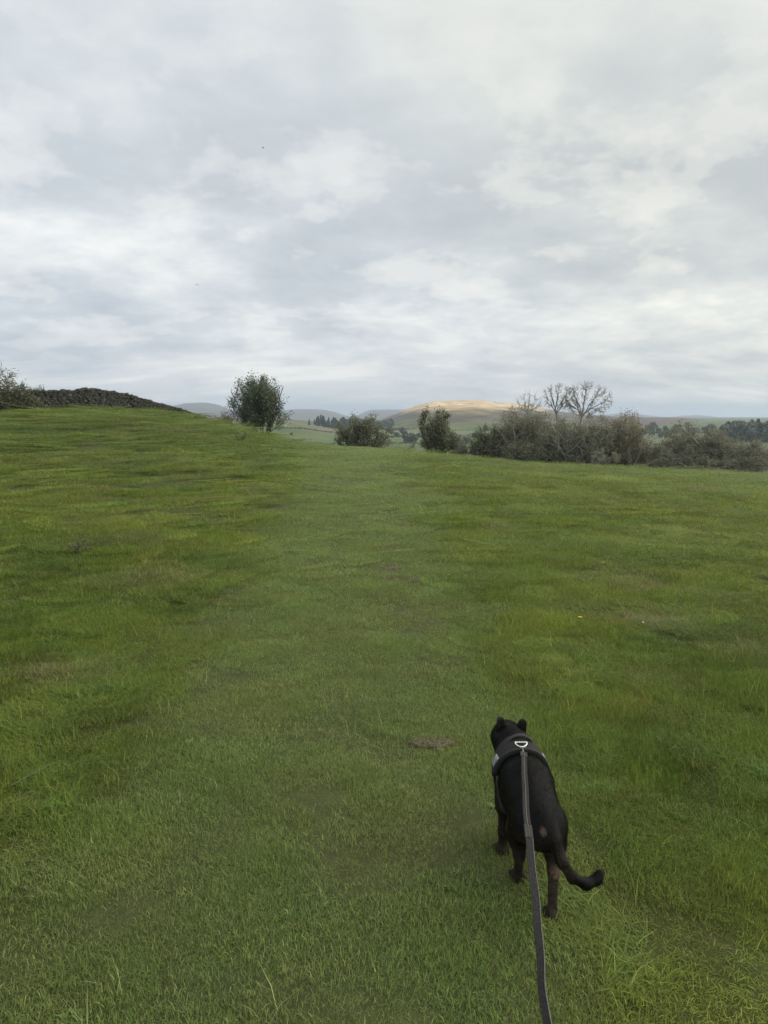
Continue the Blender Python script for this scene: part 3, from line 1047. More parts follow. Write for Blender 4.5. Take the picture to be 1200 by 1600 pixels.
def hedgerow(p0, p1, hpx, label):
    """one hedge or overgrown wall line across the fields"""
    rng = np.random.RandomState(int(p0[0] * 7 + p0[1]))
    (x0, y0), (x1, y1) = [(r * math.sin(ray(px, 660)[0]), r * math.cos(ray(px, 660)[0])) for px, r in (p0, p1)]
    Ls = math.hypot(x1 - x0, y1 - y0)
    hh = hpx / FPX * (p0[1] + p1[1]) / 2
    c = int(min(1800, max(300, Ls * 6)))
    t = rng.rand(c)
    wv = (fbm(t * Ls / 14, t * 0 + 3, 3) * 1.3 + 0.2)
    x = x0 + (x1 - x0) * t + rng.normal(0, 0.35, c)
    y = y0 + (y1 - y0) * t + rng.normal(0, 0.35, c)
    z = valley_z(x, y) + rng.rand(c) * hh * wv
    pos = np.stack([x, y, z], 1)
    d1 = unit_rows(rng.normal(0, 1, (c, 3)))
    d2 = unit_rows(np.cross(d1, rng.normal(0, 1, (c, 3))))
    s = hh * 0.28 * rng.uniform(0.6, 1.4, c)[:, None]
    off = np.array((x0, y0, float(valley_z(np.array([x0]), np.array([y0]))[0])))
    V = np.stack([pos - d1 * s, pos + d2 * s, pos + d1 * s, pos - d2 * s], 1).reshape(-1, 3) - off
    o = link('hedgerow', mesh('hedgerow', V, np.arange(c * 4).reshape(c, 4)), lf_far)
    o.location = off
    tag(o, label, 'hedge', 'field hedges')


for p0, p1, h, lb in (((425, 330), (572, 420), 2.6, 'dark hedge line crossing the green slope left of centre'),
                      ((430, 470), (560, 640), 2.2, 'upper hedge line on the green slope below the conifers'),
                      ((600, 300), (760, 330), 3.0, 'nearest hedge across the valley fields right of the track'),
                      ((598, 400), (770, 430), 3.2, 'second hedge across the valley fields'),
                      ((596, 520), (790, 560), 3.4, 'third hedge across the valley fields'),
                      ((600, 720), (800, 800), 4.0, 'farthest hedge at the foot of the golden hill'),
                      ((640, 300), (652, 520), 2.4, 'hedge running away between the valley fields'),
                      ((990, 420), (1140, 420), 3.0, 'hedge across the green field below the moor'),
                      ((980, 640), (1140, 660), 5.0, 'thick hedge at the top of the green field below the moor')):
    hedgerow(p0, p1, h, lb)


# ------------------------------------------------------------------ grass
def clump(name, seed, n, rad, lmin, lmax, wid, lean, comb, mat, spreadp=1.0):
    rng = np.random.RandomState(seed)
    a = rng.uniform(0, 6.283, n)
    rr = rad * np.sqrt(rng.rand(n)) ** spreadp
    base = np.stack([np.cos(a) * rr, np.sin(a) * rr, np.full(n, -0.006)], 1)
    ln = rng.uniform(lmin, lmax, n) * rng.uniform(0.75, 1.1, n)
    da = np.where(rng.rand(n) < comb, rng.normal(0, 0.6, n), rng.uniform(0, 6.283, n))
    le = rng.uniform(lean[0], lean[1], n)
    h = np.stack([np.cos(da), np.sin(da), np.zeros(n)], 1)
    s = np.stack([-np.sin(da + rng.normal(0, .7, n)), np.cos(da), np.zeros(n)], 1)
    s = unit_rows(s)
    up = np.array((0, 0, 1.0))
    mid = base + (h * np.sin(le * 0.5)[:, None] + up * np.cos(le * 0.5)[:, None]) * (ln * 0.5)[:, None]
    tip = mid + (h * np.sin(le * 1.3)[:, None] + up * np.cos(le * 1.3)[:, None]) * (ln * 0.55)[:, None]
    tip[:, 2] = np.maximum(tip[:, 2], 0.004)
    w = wid * rng.uniform(0.6, 1.25, n)[:, None]
    V = np.stack([base - s * w * 0.5, base + s * w * 0.5, mid + s * w * 0.42, mid - s * w * 0.42, tip], 1).reshape(-1, 3)
    k = np.arange(n) * 5
    F = np.concatenate([np.stack([k, k + 1, k + 2], 1), np.stack([k, k + 2, k + 3], 1), np.stack([k + 3, k + 2, k + 4], 1)])
    me = mesh(name, V, F)
    me.materials.append(mat)
    return bpy.data.objects.new(name, me)


gm = leaf_mat('grass_blade', [(0.0, (0.62, 0.66, 0.6)), (0.5, (0.98, 1.0, 0.95)), (0.86, (1.25, 1.2, 1.15)), (0.93, (1.55, 1.4, 1.3)), (1.0, (2.1, 1.75, 2.0))], 0.38, 0.5, 'tint', 0.22)
src = bpy.data.collections.new('grass_source')
specs = [('g0', 1, 1200, 0.23, 0.015, 0.032, 0.0019, (0.1, 1.2), 0.15), ('g1', 2, 1200, 0.23, 0.013, 0.028, 0.0019, (0.1, 1.3), 0.15), ('g2', 3, 1100, 0.23, 0.016, 0.037, 0.0019, (0.1, 1.1), 0.15),
         ('g3', 4, 1000, 0.22, 0.022, 0.048, 0.0023, (0.2, 1.25), 0.45), ('g4', 5, 1000, 0.22, 0.02, 0.044, 0.0023, (0.2, 1.3), 0.45), ('g5', 6, 940, 0.21, 0.024, 0.056, 0.0023, (0.2, 1.25), 0.45),
         ('g6', 7, 190, 0.085, 0.06, 0.12, 0.0027, (0.7, 1.5), 0.7), ('g7', 8, 180, 0.085, 0.07, 0.14, 0.0027, (0.8, 1.65), 0.7), ('g8', 9, 5, 0.06, 0.12, 0.22, 0.002, (0.1, 0.9), 0.0),
         ('g9', 10, 11, 0.012, 0.03, 0.06, 0.012, (0.9, 1.5), 0.0)]
for q in specs:
    src.objects.link(clump(*q, gm))


def scatter_grass():
    rng = np.random.RandomState(4)
    pts = []

    def ring(r0, r1, azd, dens, scale_pow=True):
        """uniform inside r0..r1; count follows density / scale^2"""
        if scale_pow:
            n = int(dens * 25 * math.log(r1 / r0) * 2 * R(azd))
            r = r0 * (r1 / r0) ** rng.rand(n)
        else:
            n = int(dens * (r1 ** 2 - r0 ** 2) * R(azd))
            r = np.sqrt(rng.uniform(r0 ** 2, r1 ** 2, n))
        a = rng.uniform(-R(azd), R(azd), n)
        return r * np.sin(a), r * np.cos(a), r

    X, Y, RR, ID, SC, SZ, TM = [], [], [], [], [], [], []

    def add(x, y, r, ids, s, sz, tm=1.0):
        X.append(x); Y.append(y); RR.append(r); ID.append(ids); SC.append(s); SZ.append(sz)
        TM.append(np.ones((len(x), 3)) * tm)

    for (r0, r1, azd, dens, sp) in ((0.7, 5.0, 56, 56, False), (5.0, 74.0, 39, 58, True)):
        x, y, r = ring(r0, r1, azd, dens, sp)
        p = path_mask(x, y)
        on = rng.rand(len(x)) < p
        keep = np.ones(len(x), bool)
        for sx_, sy_, a_, b_ in SOIL:
            d = np.hypot((x - sx_) / (a_ + 0.05), (y - sy_) / (b_ + 0.05)) + (fbm(x * 14, y * 14, 2) - 0.5)
            keep &= (d > 0.95) | (rng.rand(len(x)) < 0.10)
        s = np.maximum(1, r / 5.0) * rng.uniform(0.85, 1.2, len(x))
        tall = fbm(x * 3.2 + 50, y * 3.2 + 20, 3)
        sz = np.maximum(1, r / 5.0) ** 0.12 * np.where(on, rng.uniform(0.75, 1.15, len(x)), 0.4 + 0.95 * sstep(0.3, 0.72, tall) + rng.uniform(-0.1, 0.15, len(x)))
        ids = np.where(on, rng.randint(0, 3, len(x)), rng.randint(3, 6, len(x)))
        add(x[keep], y[keep], r[keep], ids[keep], s[keep], sz[keep])
    # longer tufts off the track
    for (r0, r1, azd, dens, sp) in ((1.3, 5.0, 52, 60, False), (5.0, 72.0, 39, 60, True)):
        x, y, r = ring(r0, r1, azd, dens, sp)
        p = path_mask(x, y)
        cl = fbm(x * 1.8 + 13, y * 1.8 + 77, 3)
        k = (p < 0.35) & (cl > 0.55 + 0.1 * rng.rand(len(x)))
        x, y, r = x[k], y[k], r[k]
        s = np.maximum(1, r / 6.0) * rng.uniform(0.8, 1.3, len(x))
        sz = np.maximum(1, r / 6.0) ** 0.12 * rng.uniform(0.45, 0.9, len(x)) * np.where(r < 2.8, 0.6, 1.0)
        add(x, y, r, rng.randint(6, 8, len(x)), s, sz, np.array((0.86, 0.93, 0.85)))
    # scattered bleached stems
    for (r0, r1, azd, dens, sp) in ((0.9, 5.0, 55, 9, False), (5.0, 30.0, 41, 12, True)):
        x, y, r = ring(r0, r1, azd, dens, sp)
        k = (path_mask(x, y) < 0.5) | (rng.rand(len(x)) < 0.12)
        x, y, r = x[k], y[k], r[k]
        s = np.maximum(1, r / 8.0)
        add(x, y, r, np.full(len(x), 8), s, rng.uniform(0.4, 0.95, len(x)), np.array((2.0, 1.6, 2.2)))
    # broad leaved rosettes and clover among the blades
    for (r0, r1, azd, dens, sp) in ((0.9, 5.0, 55, 2.2, False), (5.0, 30.0, 41, 3.0, True)):
        x, y, r = ring(r0, r1, azd, dens, sp)
        add(x, y, r, np.full(len(x), 9), np.maximum(1, r / 9.0) * rng.uniform(0.5, 1.1, len(x)), rng.uniform(0.6, 1.1, len(x)), np.array((0.7, 0.92, 0.85)))
    x, y = np.concatenate(X), np.concatenate(Y)
    ids, s, sz, tm = np.concatenate(ID), np.concatenate(SC), np.concatenate(SZ), np.concatenate(TM)
    n = len(x)
    z = ground_z(x, y)
    me = bpy.data.meshes.new('grass')
    me.vertices.add(n)
    me.vertices.foreach_set('co', np.stack([x, y, z], 1).astype(np.float32).ravel())

    def att(nm, typ, key, val):
        a = me.attributes.new(nm, typ, 'POINT')
        a.data.foreach_set(key, np.asarray(val, np.float32 if key != 'value' or typ == 'FLOAT' else np.int32).ravel())

    att('idx', 'INT', 'value', ids)
    att('scl', 'FLOAT_VECTOR', 'vector', np.stack([s, s, sz], 1))
    att('rot', 'FLOAT_VECTOR', 'vector', np.stack([rng.normal(0, .06, n), rng.normal(0, .06, n), np.where(ids >= 3, fbm(x * 0.9 + 5, y * 0.9 + 9, 2) * 14 + rng.normal(0, 0.7, n), rng.uniform(0, 6.283, n))], 1))
    tint = turf_colour(x, y) * tm * rng.uniform(0.86, 1.16, n)[:, None]
    tint = tint * (1 + rng.normal(0, 0.05, (n, 3)))
    a = me.attributes.new('tint', 'FLOAT_COLOR', 'POINT')
    c = np.ones((n, 4), np.float32)
    c[:, :3] = np.clip(tint, 0.01, 0.6)
    a.data.foreach_set('color', c.ravel())
    o = link('grass', me, gm)
    tag(o, 'short pasture grass covering the field, trodden smooth along the track', 'grass', kind='stuff')
    ng = bpy.data.node_groups.new('grass_scatter', 'GeometryNodeTree')
    ng.interface.new_socket('Geometry', in_out='INPUT', socket_type='NodeSocketGeometry')
    ng.interface.new_socket('Geometry', in_out='OUTPUT', socket_type='NodeSocketGeometry')
    N, L = ng.nodes, ng.links
    gi, go = N.new('NodeGroupInput'), N.new('NodeGroupOutput')
    m2p = N.new('GeometryNodeMeshToPoints')
    ci = N.new('GeometryNodeCollectionInfo')
    ci.inputs[0].default_value = src
    ci.inputs[1].default_value = True
    ci.inputs[2].default_value = True
    ip = N.new('GeometryNodeInstanceOnPoints')

    def named(nm, dt):
        q = N.new('GeometryNodeInputNamedAttribute')
        q.data_type = dt
        q.inputs[0].default_value = nm
        return q.outputs[0]

    L.new(gi.outputs[0], m2p.inputs[0])
    L.new(m2p.outputs[0], ip.inputs['Points'])
    L.new(ci.outputs[0], ip.inputs['Instance'])
    ip.inputs['Pick Instance'].default_value = True
    L.new(named('idx', 'INT'), ip.inputs['Instance Index'])
    L.new(named('rot', 'FLOAT_VECTOR'), ip.inputs['Rotation'])
    L.new(named('scl', 'FLOAT_VECTOR'), ip.inputs['Scale'])
    L.new(ip.outputs[0], go.inputs[0])
    md = o.modifiers.new('scatter', 'NODES')
    md.node_group = ng
    print('grass clumps', n)


scatter_grass()

# ------------------------------------------------------------------ the dog
DOG = np.array((0.515, 2.27, 0.0))


def smin(a, b, k):
    h = np.clip(0.5 + 0.5 * (b - a) / k, 0, 1)
    return b + (a - b) * h - k * h * (1 - h)


def cone(P, a, b, ra, rb, sc=(1, 1, 1)):
    sc = np.array(sc, float)
    a, b = np.array(a, float), np.array(b, float)
    mid = (a + b) / 2
    q = (P - mid) / sc
    a, b = (a - mid) / sc, (b - mid) / sc
    d = b - a
    t = np.clip(((q - a) @ d) / (d @ d + 1e-12), 0, 1)
    return (np.linalg.norm(q - a - t[..., None] * d, axis=-1) - (ra + (rb - ra) * t)) * sc.min()


TORSO = [  # a, b, ra, rb, scale, blend
    ((0.002, .245, .345), (0.002, .12, .350), .080, .086, (1, 1, 1.12), .02),
    ((-.0, .25, .275), (0.002, .09, .285), .064, .068, (1, 1, 1), .05),
    ((0.002, .12, .350), (.003, .0, .348), .086, .070, (1, 1, .98), .05),
    ((.003, .0, .345), (.002, -.085, .33), .071, .064, (1.0, 1, .95), .05),
    ((.002, -.07, .325), (.004, -.115, .315), .062, .053, (1.02, 1, 1), .04),
    ((-.004, .25, .365), (-.016, .34, .40), .076, .066, (1, 1, 1), .05),
    ((-.015, .36, .412), (-.018, .425, .41), .056, .052, (1.06, 1, .95), .03),
    ((-.048, .395, .39), (-.05, .42, .385), .026, .028, (1, 1, 1), .03),
    ((.016, .395, .39), (.014, .42, .385), .026, .028, (1, 1, 1), .03),
    ((-.017, .44, .392), (-.021, .515, .372), .042, .033, (1.1, 1, .9), .03),
    ((-.021, .52, .382), (-.021, .532, .38), .016, .014, (1.2, 1, 1), .015),
    # shoulders and upper arms
    ((-.046, .235, .33), (-.056, .205, .235), .044, .036, (1, 1, 1), .04),
    ((.050, .245, .33), (.060, .23, .24), .044, .036, (1, 1, 1), .04),
]
LEGS = [
    # front left, standing
    ((-.057, .205, .24), (-.057, .215, .21), .033, .028, (1, 1, 1), .025),
    ((-.057, .215, .21), (-.057, .238, .105), .027, .0195, (1, 1, 1), .02),
    ((-.057, .238, .105), (-.057, .244, .04), .020, .018, (1, 1, 1), .015),
    # front right, reaching forward
    ((.074, .23, .24), (.072, .26, .205), .036, .031, (1, 1, 1), .025),
    ((.072, .26, .205), (.064, .335, .115), .030, .021, (1, 1, 1), .02),
    ((.064, .335, .115), (.06, .365, .045), .0215, .019, (1, 1, 1), .015),
    # rear left, swung under the belly
    ((-.036, -.065, .315), (-.046, .03, .235), .062, .046, (.82, 1, 1), .022),
    ((-.046, .03, .235), (-.040, .015, .150), .042, .020, (.9, 1, 1), .03),
    ((-.040, .015, .150), (-.030, .072, .05), .018, .0155, (1, 1, 1), .018),
    # rear right, pushing off
    ((.050, -.065, .315), (.072, -.01, .215), .064, .046, (.82, 1, 1), .022),
    ((.072, -.01, .215), (.060, -.072, .155), .041, .0215, (.9, 1, 1), .03),
    ((.060, -.072, .155), (.050, -.108, .05), .0185, .0155, (1, 1, 1), .018),
    # croup into tail, hanging then curling out to the right
    ((.020, -.105, .365), (.034, -.158, .325), .026, .021, (1, 1, 1), .03),
    ((.034, -.158, .325), (.056, -.186, .262), .020, .0165, (1, 1, 1), .012),
    ((.056, -.186, .262), (.090, -.190, .210), .0175, .0165, (1, 1, 1), .012),
    ((.090, -.190, .210), (.138, -.180, .180), .0165, .0155, (1, 1, 1), .012),
    ((.138, -.180, .180), (.176, -.165, .186), .0155, .0145, (1, 1, 1), .02),
    ((.176, -.165, .186), (.190, -.158, .206), .0145, .0115, (1, 1, 1), .02),
]
PAWS = [((-.060, .252, .024), 0.0, 0), ((.058, .378, .026), 0.0, 0), ((-.028, .088, .024), 0.15, 0), ((.047, -.108, .022), 0.15, 0)]


def dog_sdf(P):
    d = None
    for a, b, ra, rb, sc, k in TORSO + LEGS:
        q = cone(P, a, b, ra, rb, sc)
        d = q if d is None else smin(d, q, k)
    # tuck of the flank and groove between the thighs
    d = -smin(-d, cone(P, (.012, -.175, .12), (.012, -.115, .22), .030, .020), .03)
    for (c, yaw, _) in PAWS:
        c = np.array(c)
        d = smin(d, cone(P, c - (0, .012, 0), c + (0, .012, -.002), .025, .023, (1.05, 1, .85)), .016)
        for j, dx in enumerate((-.021, -.0075, .0075, .021)):
            fy = .034 if j in (1, 2) else .026
            q0 = c + np.array((dx * .8, .014, -.001))
            q1 = c + np.array((dx, fy, -.007))
            d = smin(d, cone(P, q0, q1, .0105, .0095), .005)
    return d


def surface_nets(f, lo, hi, h):
    lo, hi = np.array(lo), np.array(hi)
    n = np.ceil((hi - lo) / h).astype(int) + 1
    ax = [lo[i] + h * np.arange(n[i]) for i in range(3)]
    G = np.stack(np.meshgrid(*ax, indexing='ij'), -1).astype(np.float32)
    D = f(G.reshape(-1, 3)).reshape(n)
    ins = D < 0
    cnt = np.zeros(n - 1)
    acc = np.zeros((*(n - 1), 3))
    edges = []
    for axis in range(3):
        s0 = [slice(None)] * 3
        s1 = [slice(None)] * 3
        s0[axis], s1[axis] = slice(0, -1), slice(1, None)
        a, b = D[tuple(s0)], D[tuple(s1)]
        cr = (a < 0) != (b < 0)
        t = np.where(cr, a / np.where(a - b == 0, 1, a - b), 0)
        p = G[tuple(s0)].astype(float).copy()
        p[..., axis] += t * h
        o1, o2 = [i for i in range(3) if i != axis]
        for u in (0, 1):
            for v in (0, 1):
                sc_, se = [slice(None)] * 3, [slice(None)] * 3
                for o, q in ((o1, u), (o2, v)):
                    # cell index = edge index - q
                    se[o] = slice(q, n[o] - 1 + q)
                    sc_[o] = slice(0, n[o] - 1)
                c = cr[tuple(se)]
                cnt[tuple(sc_)] += c
                acc[tuple(sc_)] += np.where(c[..., None], p[tuple(se)], 0)
        edges.append((axis, cr, a < 0))
    act = cnt > 0
    vid = -np.ones(n - 1, int)
    vid[act] = np.arange(act.sum())
    V = acc[act] / cnt[act][:, None]
    F = []
    for axis, cr, neg in edges:
        o1, o2 = (axis + 1) % 3, (axis + 2) % 3
        I = np.argwhere(cr)
        ok = (I[:, o1] > 0) & (I[:, o2] > 0) & (I[:, o1] < n[o1] - 1) & (I[:, o2] < n[o2] - 1)
        I = I[ok]
        sg = neg[tuple(I.T)]
        e1, e2 = np.zeros(3, int), np.zeros(3, int)
        e1[o1], e2[o2] = 1, 1
        q = [vid[tuple((I - x).T)] for x in (e1 + e2, e2, np.zeros(3, int), e1)]
        Q = np.stack(q, 1)
        Q[~sg] = Q[~sg][:, ::-1]
        F.append(Q)
    return V, np.concatenate(F)


def relax(V, F, it=2, lam=0.5):
    for _ in range(it):
        acc = np.zeros_like(V)
        c = np.zeros(len(V))
        for k in range(4):
            i, j = F[:, k], F[:, (k + 1) % 4]
            np.add.at(acc, i, V[j])
            np.add.at(c, i, 1)
            np.add.at(acc, j, V[i])
            np.add.at(c, j, 1)
        V = V + lam * (acc / c[:, None] - V)
    return V


def grad(f, P, e=0.002):
    g = np.stack([f(P + np.eye(3)[i] * e) - f(P - np.eye(3)[i] * e) for i in range(3)], -1)
    return unit_rows(g)


def coat_colour(V):
    x, y, z = V.T
    black = np.array((0.004, 0.0038, 0.0038))
    tan = np.array((0.046, 0.033, 0.022))
    n = fbm(x * 60 + 3, z * 34 + y * 30, 3)
    stripe = sstep(0.40, 0.62, fbm(z * 150 + 4 * n, y * 36 + x * 36, 2))
    hind = sstep(0.03, -0.10, y) * sstep(0.36, 0.24, z)
    leg = sstep(0.20, 0.12, z) * sstep(0.026, 0.06, z) * sstep(0.2, 0.12, y)
    side = sstep(0.34, 0.25, z) * 0.55
    tail = sstep(0.06, 0.1, x) * sstep(-0.14, -0.17, y)
    m = np.clip(np.maximum.reduce([hind * 0.8, leg * 0.85, side]), 0, 1) * (0.35 + 0.65 * stripe) * (1 - tail)
    c = black + (tan - black) * m[:, None]
    # pale rump spot beside the tail root and inner thigh
    for p, r_, col, am in (((-.002, -.155, .352), .017, (0.12, 0.082, 0.058), .75), ((-.002, -.13, .225), .03, (0.15, 0.10, 0.065), .55), ((.066, -.095, .160), .026, (0.16, 0.11, 0.07), .6)):
        d = np.linalg.norm((V - np.array(p)) / np.array((1, 1.6, 1)), axis=1) / r_
        c = c + (np.array(col) - c) * (am * sstep(1.0, 0.3, d + 0.5 * (n - 0.5)))[:, None]
    return c


def band_mesh(name, sdf, lo, hi, mat, parent, h=0.0045, it=2):
    V, F = surface_nets(sdf, lo, hi, h)
    V = relax(V, F, it)
    return link(name, mesh(name, V, F, True), mat, parent)


def build_dog():
    root = empty('dog', tuple(DOG[:2]) + (gz(DOG[0], DOG[1]) - 0.014,))
    tag(root, 'black brindle dog in a harness walking away on a lead', 'dog')
    V, F = surface_nets(dog_sdf, (-.17, -.24, -.008), (.23, .57, .52), 0.0055)
    V = relax(V, F, 2, 0.45)
    me = mesh('body', V, F, True)
    vcol(me, 'coat', coat_colour(V))
    m, nt, b = new_mat('dog_coat')
    c = n_mix(nt, 1.0, n_attr(nt, 'coat'), n_ramp(nt, n_noise(nt, 140, 4, 0.7), [(0.3, (0.55, 0.55, 0.55)), (0.7, (1.5, 1.5, 1.5))]), 'MULTIPLY')
    nt.links.new(c, b.inputs['Base Color'])
    b.inputs['Roughness'].default_value = 0.52
    b.inputs['Specular IOR Level'].default_value = 0.11
    n_bump(nt, b, n_noise(nt, 260, 4, 0.7), 0.35, 0.003)
    body = link('body', me, m, root)
    # short coat: strands lying along the body
    rng = np.random.RandomState(8)
    q = V[F]
    ar = np.linalg.norm(np.cross(q[:, 2] - q[:, 0], q[:, 3] - q[:, 1]), axis=1)
    k = rng.choice(len(F), 60000, p=ar / ar.sum())
    u, w = rng.rand(len(k), 1), rng.rand(len(k), 1)
    P = (q[k, 0] * (1 - u) + q[k, 1] * u) * (1 - w) + (q[k, 3] * (1 - u) + q[k, 2] * u) * w
    nr = unit_rows(np.cross(q[k, 2] - q[k, 0], q[k, 3] - q[k, 1]))
    flow = np.tile(np.array((0.0, -1.0, -0.35)), (len(P), 1))
    lowp = P[:, 2] < 0.2
    flow[lowp] = (0, -0.15, -1)
    tl = (P[:, 0] > 0.05) & (P[:, 1] < -0.155)
    flow[tl] = (1, 0, -0.2)
    fl = unit_rows(flow + rng.normal(0, 0.22, P.shape))
    fl = unit_rows(fl - nr * (fl * nr).sum(1)[:, None])
    ln = rng.uniform(0.007, 0.016, len(P))[:, None] * np.where(P[:, 2] < 0.06, 0.6, 1)[:, None] * np.where(tl, 0.75, 1)[:, None]
    sd = unit_rows(np.cross(fl, nr)) * 0.0006
    tip = P + (fl * 0.93 + nr * rng.uniform(0.08, 0.42, (len(P), 1))) * ln
    P0 = P - nr * 0.001
    HV = np.stack([P0 - sd, P0 + sd, tip], 1).reshape(-1, 3)
    hm = mesh('fur', HV, np.arange(len(P) * 3).reshape(-1, 3))
    vcol(hm, 'coat', np.repeat(coat_colour(P) * rng.uniform(0.6, 2.6, (len(P), 1)) ** 1.1, 3, 0))
    fm, nt, b = new_mat('dog_hair')
    nt.links.new(n_attr(nt, 'coat'), b.inputs['Base Color'])
    b.inputs['Roughness'].default_value = 0.5
    b.inputs['Specular IOR Level'].default_value = 0.17
    fo = link('fur', hm, fm, root)
    fo['kind'] = 'stuff'

    # ears: small, half pricked, tips turned over
    for sgn in (-1, 1):
        base = np.array((-.016 + sgn * .037, .368, .446))
        rows = []
        for i, t in enumerate(np.linspace(0, 1, 7)):
            wdt = (.027 if sgn < 0 else .031) * (1 - (.4 if sgn < 0 else .62) * t ** 1.4) + .001
            cen = base + np.array((sgn * (.004 if sgn < 0 else .016) * t, .010 * t + .06 * max(0, t - .75), (0.070 if sgn < 0 else .060) * t - .10 * max(0, t - .78)))
            row = []
            for s in np.linspace(-1, 1, 6):
                row.append(cen + np.array((s * wdt * .72, -abs(s) ** 2 * .008 + s * sgn * -.004, -abs(s) * .004)))
            rows.append(row)
        g = np.array(rows)
        bk = g + np.array((0, .0035, .001))
        vv = np.concatenate([g.reshape(-1, 3), bk.reshape(-1, 3)])
        fs = []
        nr_, nc = 7, 6
        id_ = lambda i, j, o=0: o * nr_ * nc + i * nc + j
        for i in range(nr_ - 1):
            for j in range(nc - 1):
                fs.append((id_(i, j), id_(i, j + 1), id_(i + 1, j + 1), id_(i + 1, j)))
                fs.append((id_(i, j, 1), id_(i + 1, j, 1), id_(i + 1, j + 1, 1), id_(i, j + 1, 1)))
            fs.append((id_(i, 0), id_(i + 1, 0), id_(i + 1, 0, 1), id_(i, 0, 1)))
            fs.append((id_(i, nc - 1), id_(i, nc - 1, 1), id_(i + 1, nc - 1, 1), id_(i + 1, nc - 1)))
        for j in range(nc - 1):
            fs.append((id_(nr_ - 1, j), id_(nr_ - 1, j + 1), id_(nr_ - 1, j + 1, 1), id_(nr_ - 1, j, 1)))
        em = mesh('ear', vv, fs, True)
        vcol(em, 'coat', np.tile((0.010, 0.0095, 0.009), (len(vv), 1)))
        e = link('ear', em, m, root)
        sub = e.modifiers.new('s', 'SUBSURF')
        sub.levels = sub.render_levels = 1
    eye = noise_mat('dog_eye', 4, [(0.3, (0.01, 0.006, 0.004)), (0.7, (0.02, 0.012, 0.008))], 0.08, spec=0.6)
    for sgn in (-1, 1):
        th = np.linspace(0, math.pi, 7)
        ph = np.linspace(0, 2 * math.pi, 10, endpoint=False)
        sv = np.array([(math.sin(a) * math.cos(b_), math.sin(a) * math.sin(b_), math.cos(a)) for a in th for b_ in ph]) * .0085
        sf = [(i * 10 + j, i * 10 + (j + 1) % 10, (i + 1) * 10 + (j + 1) % 10, (i + 1) * 10 + j) for i in range(6) for j in range(10)]
        e = link('eye', mesh('eye', sv, sf, True), eye, root)
        e.location = (-.018 + sgn * .030, .462, .418)
    nose = noise_mat('dog_nose', 60, [(0.3, (0.008, 0.008, 0.008)), (0.7, (0.016, 0.016, 0.016))], 0.35, (120, 0.4, 0.002))
    band_mesh('nose', lambda P: cone(P, (-.030, .540, .384), (-.012, .540, .384), .010, .010, (1, 1, .8)), (-.05, .52, .36), (.01, .56, .41), nose, root, 0.003)

    # ---------------- harness: padded saddle, trim, straps, handle, ring, side patches
    web = noise_mat('harness_webbing', 300, [(0.3, (0.010, 0.0095, 0.009)), (0.7, (0.024, 0.022, 0.021))], 0.8, (500, 0.5, 0.002))
    trim = noise_mat('harness_trim', 200, [(0.3, (0.018, 0.017, 0.016)), (0.7, (0.042, 0.039, 0.036))], 0.75, (500, 0.4, 0.001))

    def rear(P):   # rear edge of the saddle: bowed forward at the sides
        return (0.186 + 1.0 * P[:, 0] ** 2) - P[:, 1] + (P[:, 2] - .44) * -.12

    def front(P):
        return P[:, 1] - (0.292 - 2.5 * P[:, 0] ** 2)

    def saddle(P, off=.010):
        return np.maximum.reduce([dog_sdf(P) - off, rear(P), front(P), (.355 - P[:, 2]), -(dog_sdf(P) + .012)])
    har = band_mesh('harness', saddle, (-.13, .16, .30), (.13, .31, .50), web, root)
    tag(har, 'dark grey padded walking harness over the shoulders')
    band_mesh('edge_trim', lambda P: np.maximum.reduce([dog_sdf(P) - .0145, np.abs(rear(P) + .005) - .006, .348 - P[:, 2], -(dog_sdf(P) + .004)]),
              (-.13, .16, .30), (.13, .25, .50), trim, har, 0.004, 1)

    def girth(P):   # strap behind the elbows, under the chest
        c = .175 - (P[:, 2] - .32) * -.25
        return np.maximum.reduce([dog_sdf(P) - .008, np.abs(P[:, 1] - c) - .009, P[:, 2] - .355, -(dog_sdf(P) + .006)])
    band_mesh('girth_strap', girth, (-.13, .10, .18), (.13, .24, .365), trim, har, 0.004, 1)

    def chest(P):
        return np.maximum.reduce([dog_sdf(P) - .008, np.abs((P[:, 1] - .30) * .5 + (P[:, 2] - .31)) - .016, .26 - P[:, 1], -(dog_sdf(P) + .006)])
    band_mesh('chest_strap', chest, (-.13, .25, .22), (.13, .40, .40), web, har, 0.004, 1)

    # carrying handle arched across the withers
    pts = np.array([(-.058, .262, .42), (-.052, .264, .448), (-.032, .268, .468), (.0, .272, .478), (.030, .274, .472), (.050, .274, .452), (.056, .272, .424)])
    hv, hf = [], []
    for i, p in enumerate(pts):
        tg = unit(pts[min(i + 1, 6)] - pts[max(i - 1, 0)])
        nn = unit(np.cross(tg, (0, 1, 0)))
        for a, b_ in ((-.013, -.003), (.013, -.003), (.013, .003), (-.013, .003)):
            hv.append(p + np.array((0, a, 0)) + nn * b_)
    for i in range(6):
        for j in range(4):
            hf.append((i * 4 + j, i * 4 + (j + 1) % 4, i * 4 + 4 + (j + 1) % 4, i * 4 + 4 + j))
    hf += [(3, 2, 1, 0), (24, 25, 26, 27)]
    hd = link('handle', mesh('handle', hv, hf, True), trim, har)
    bv = hd.modifiers.new('b', 'SUBSURF')
    bv.levels = bv.render_levels = 2

    steel, nt, b = new_mat('ring_steel')
    b.inputs['Base Color'].default_value = (0.72, 0.71, 0.68, 1)
    b.inputs['Metallic'].default_value = 1.0
    nt.links.new(n_ramp(nt, n_noise(nt, 90, 3), [(0.3, (0.2, 0.2, 0.2)), (0.7, (0.38, 0.38, 0.38))]), b.inputs['Roughness'])

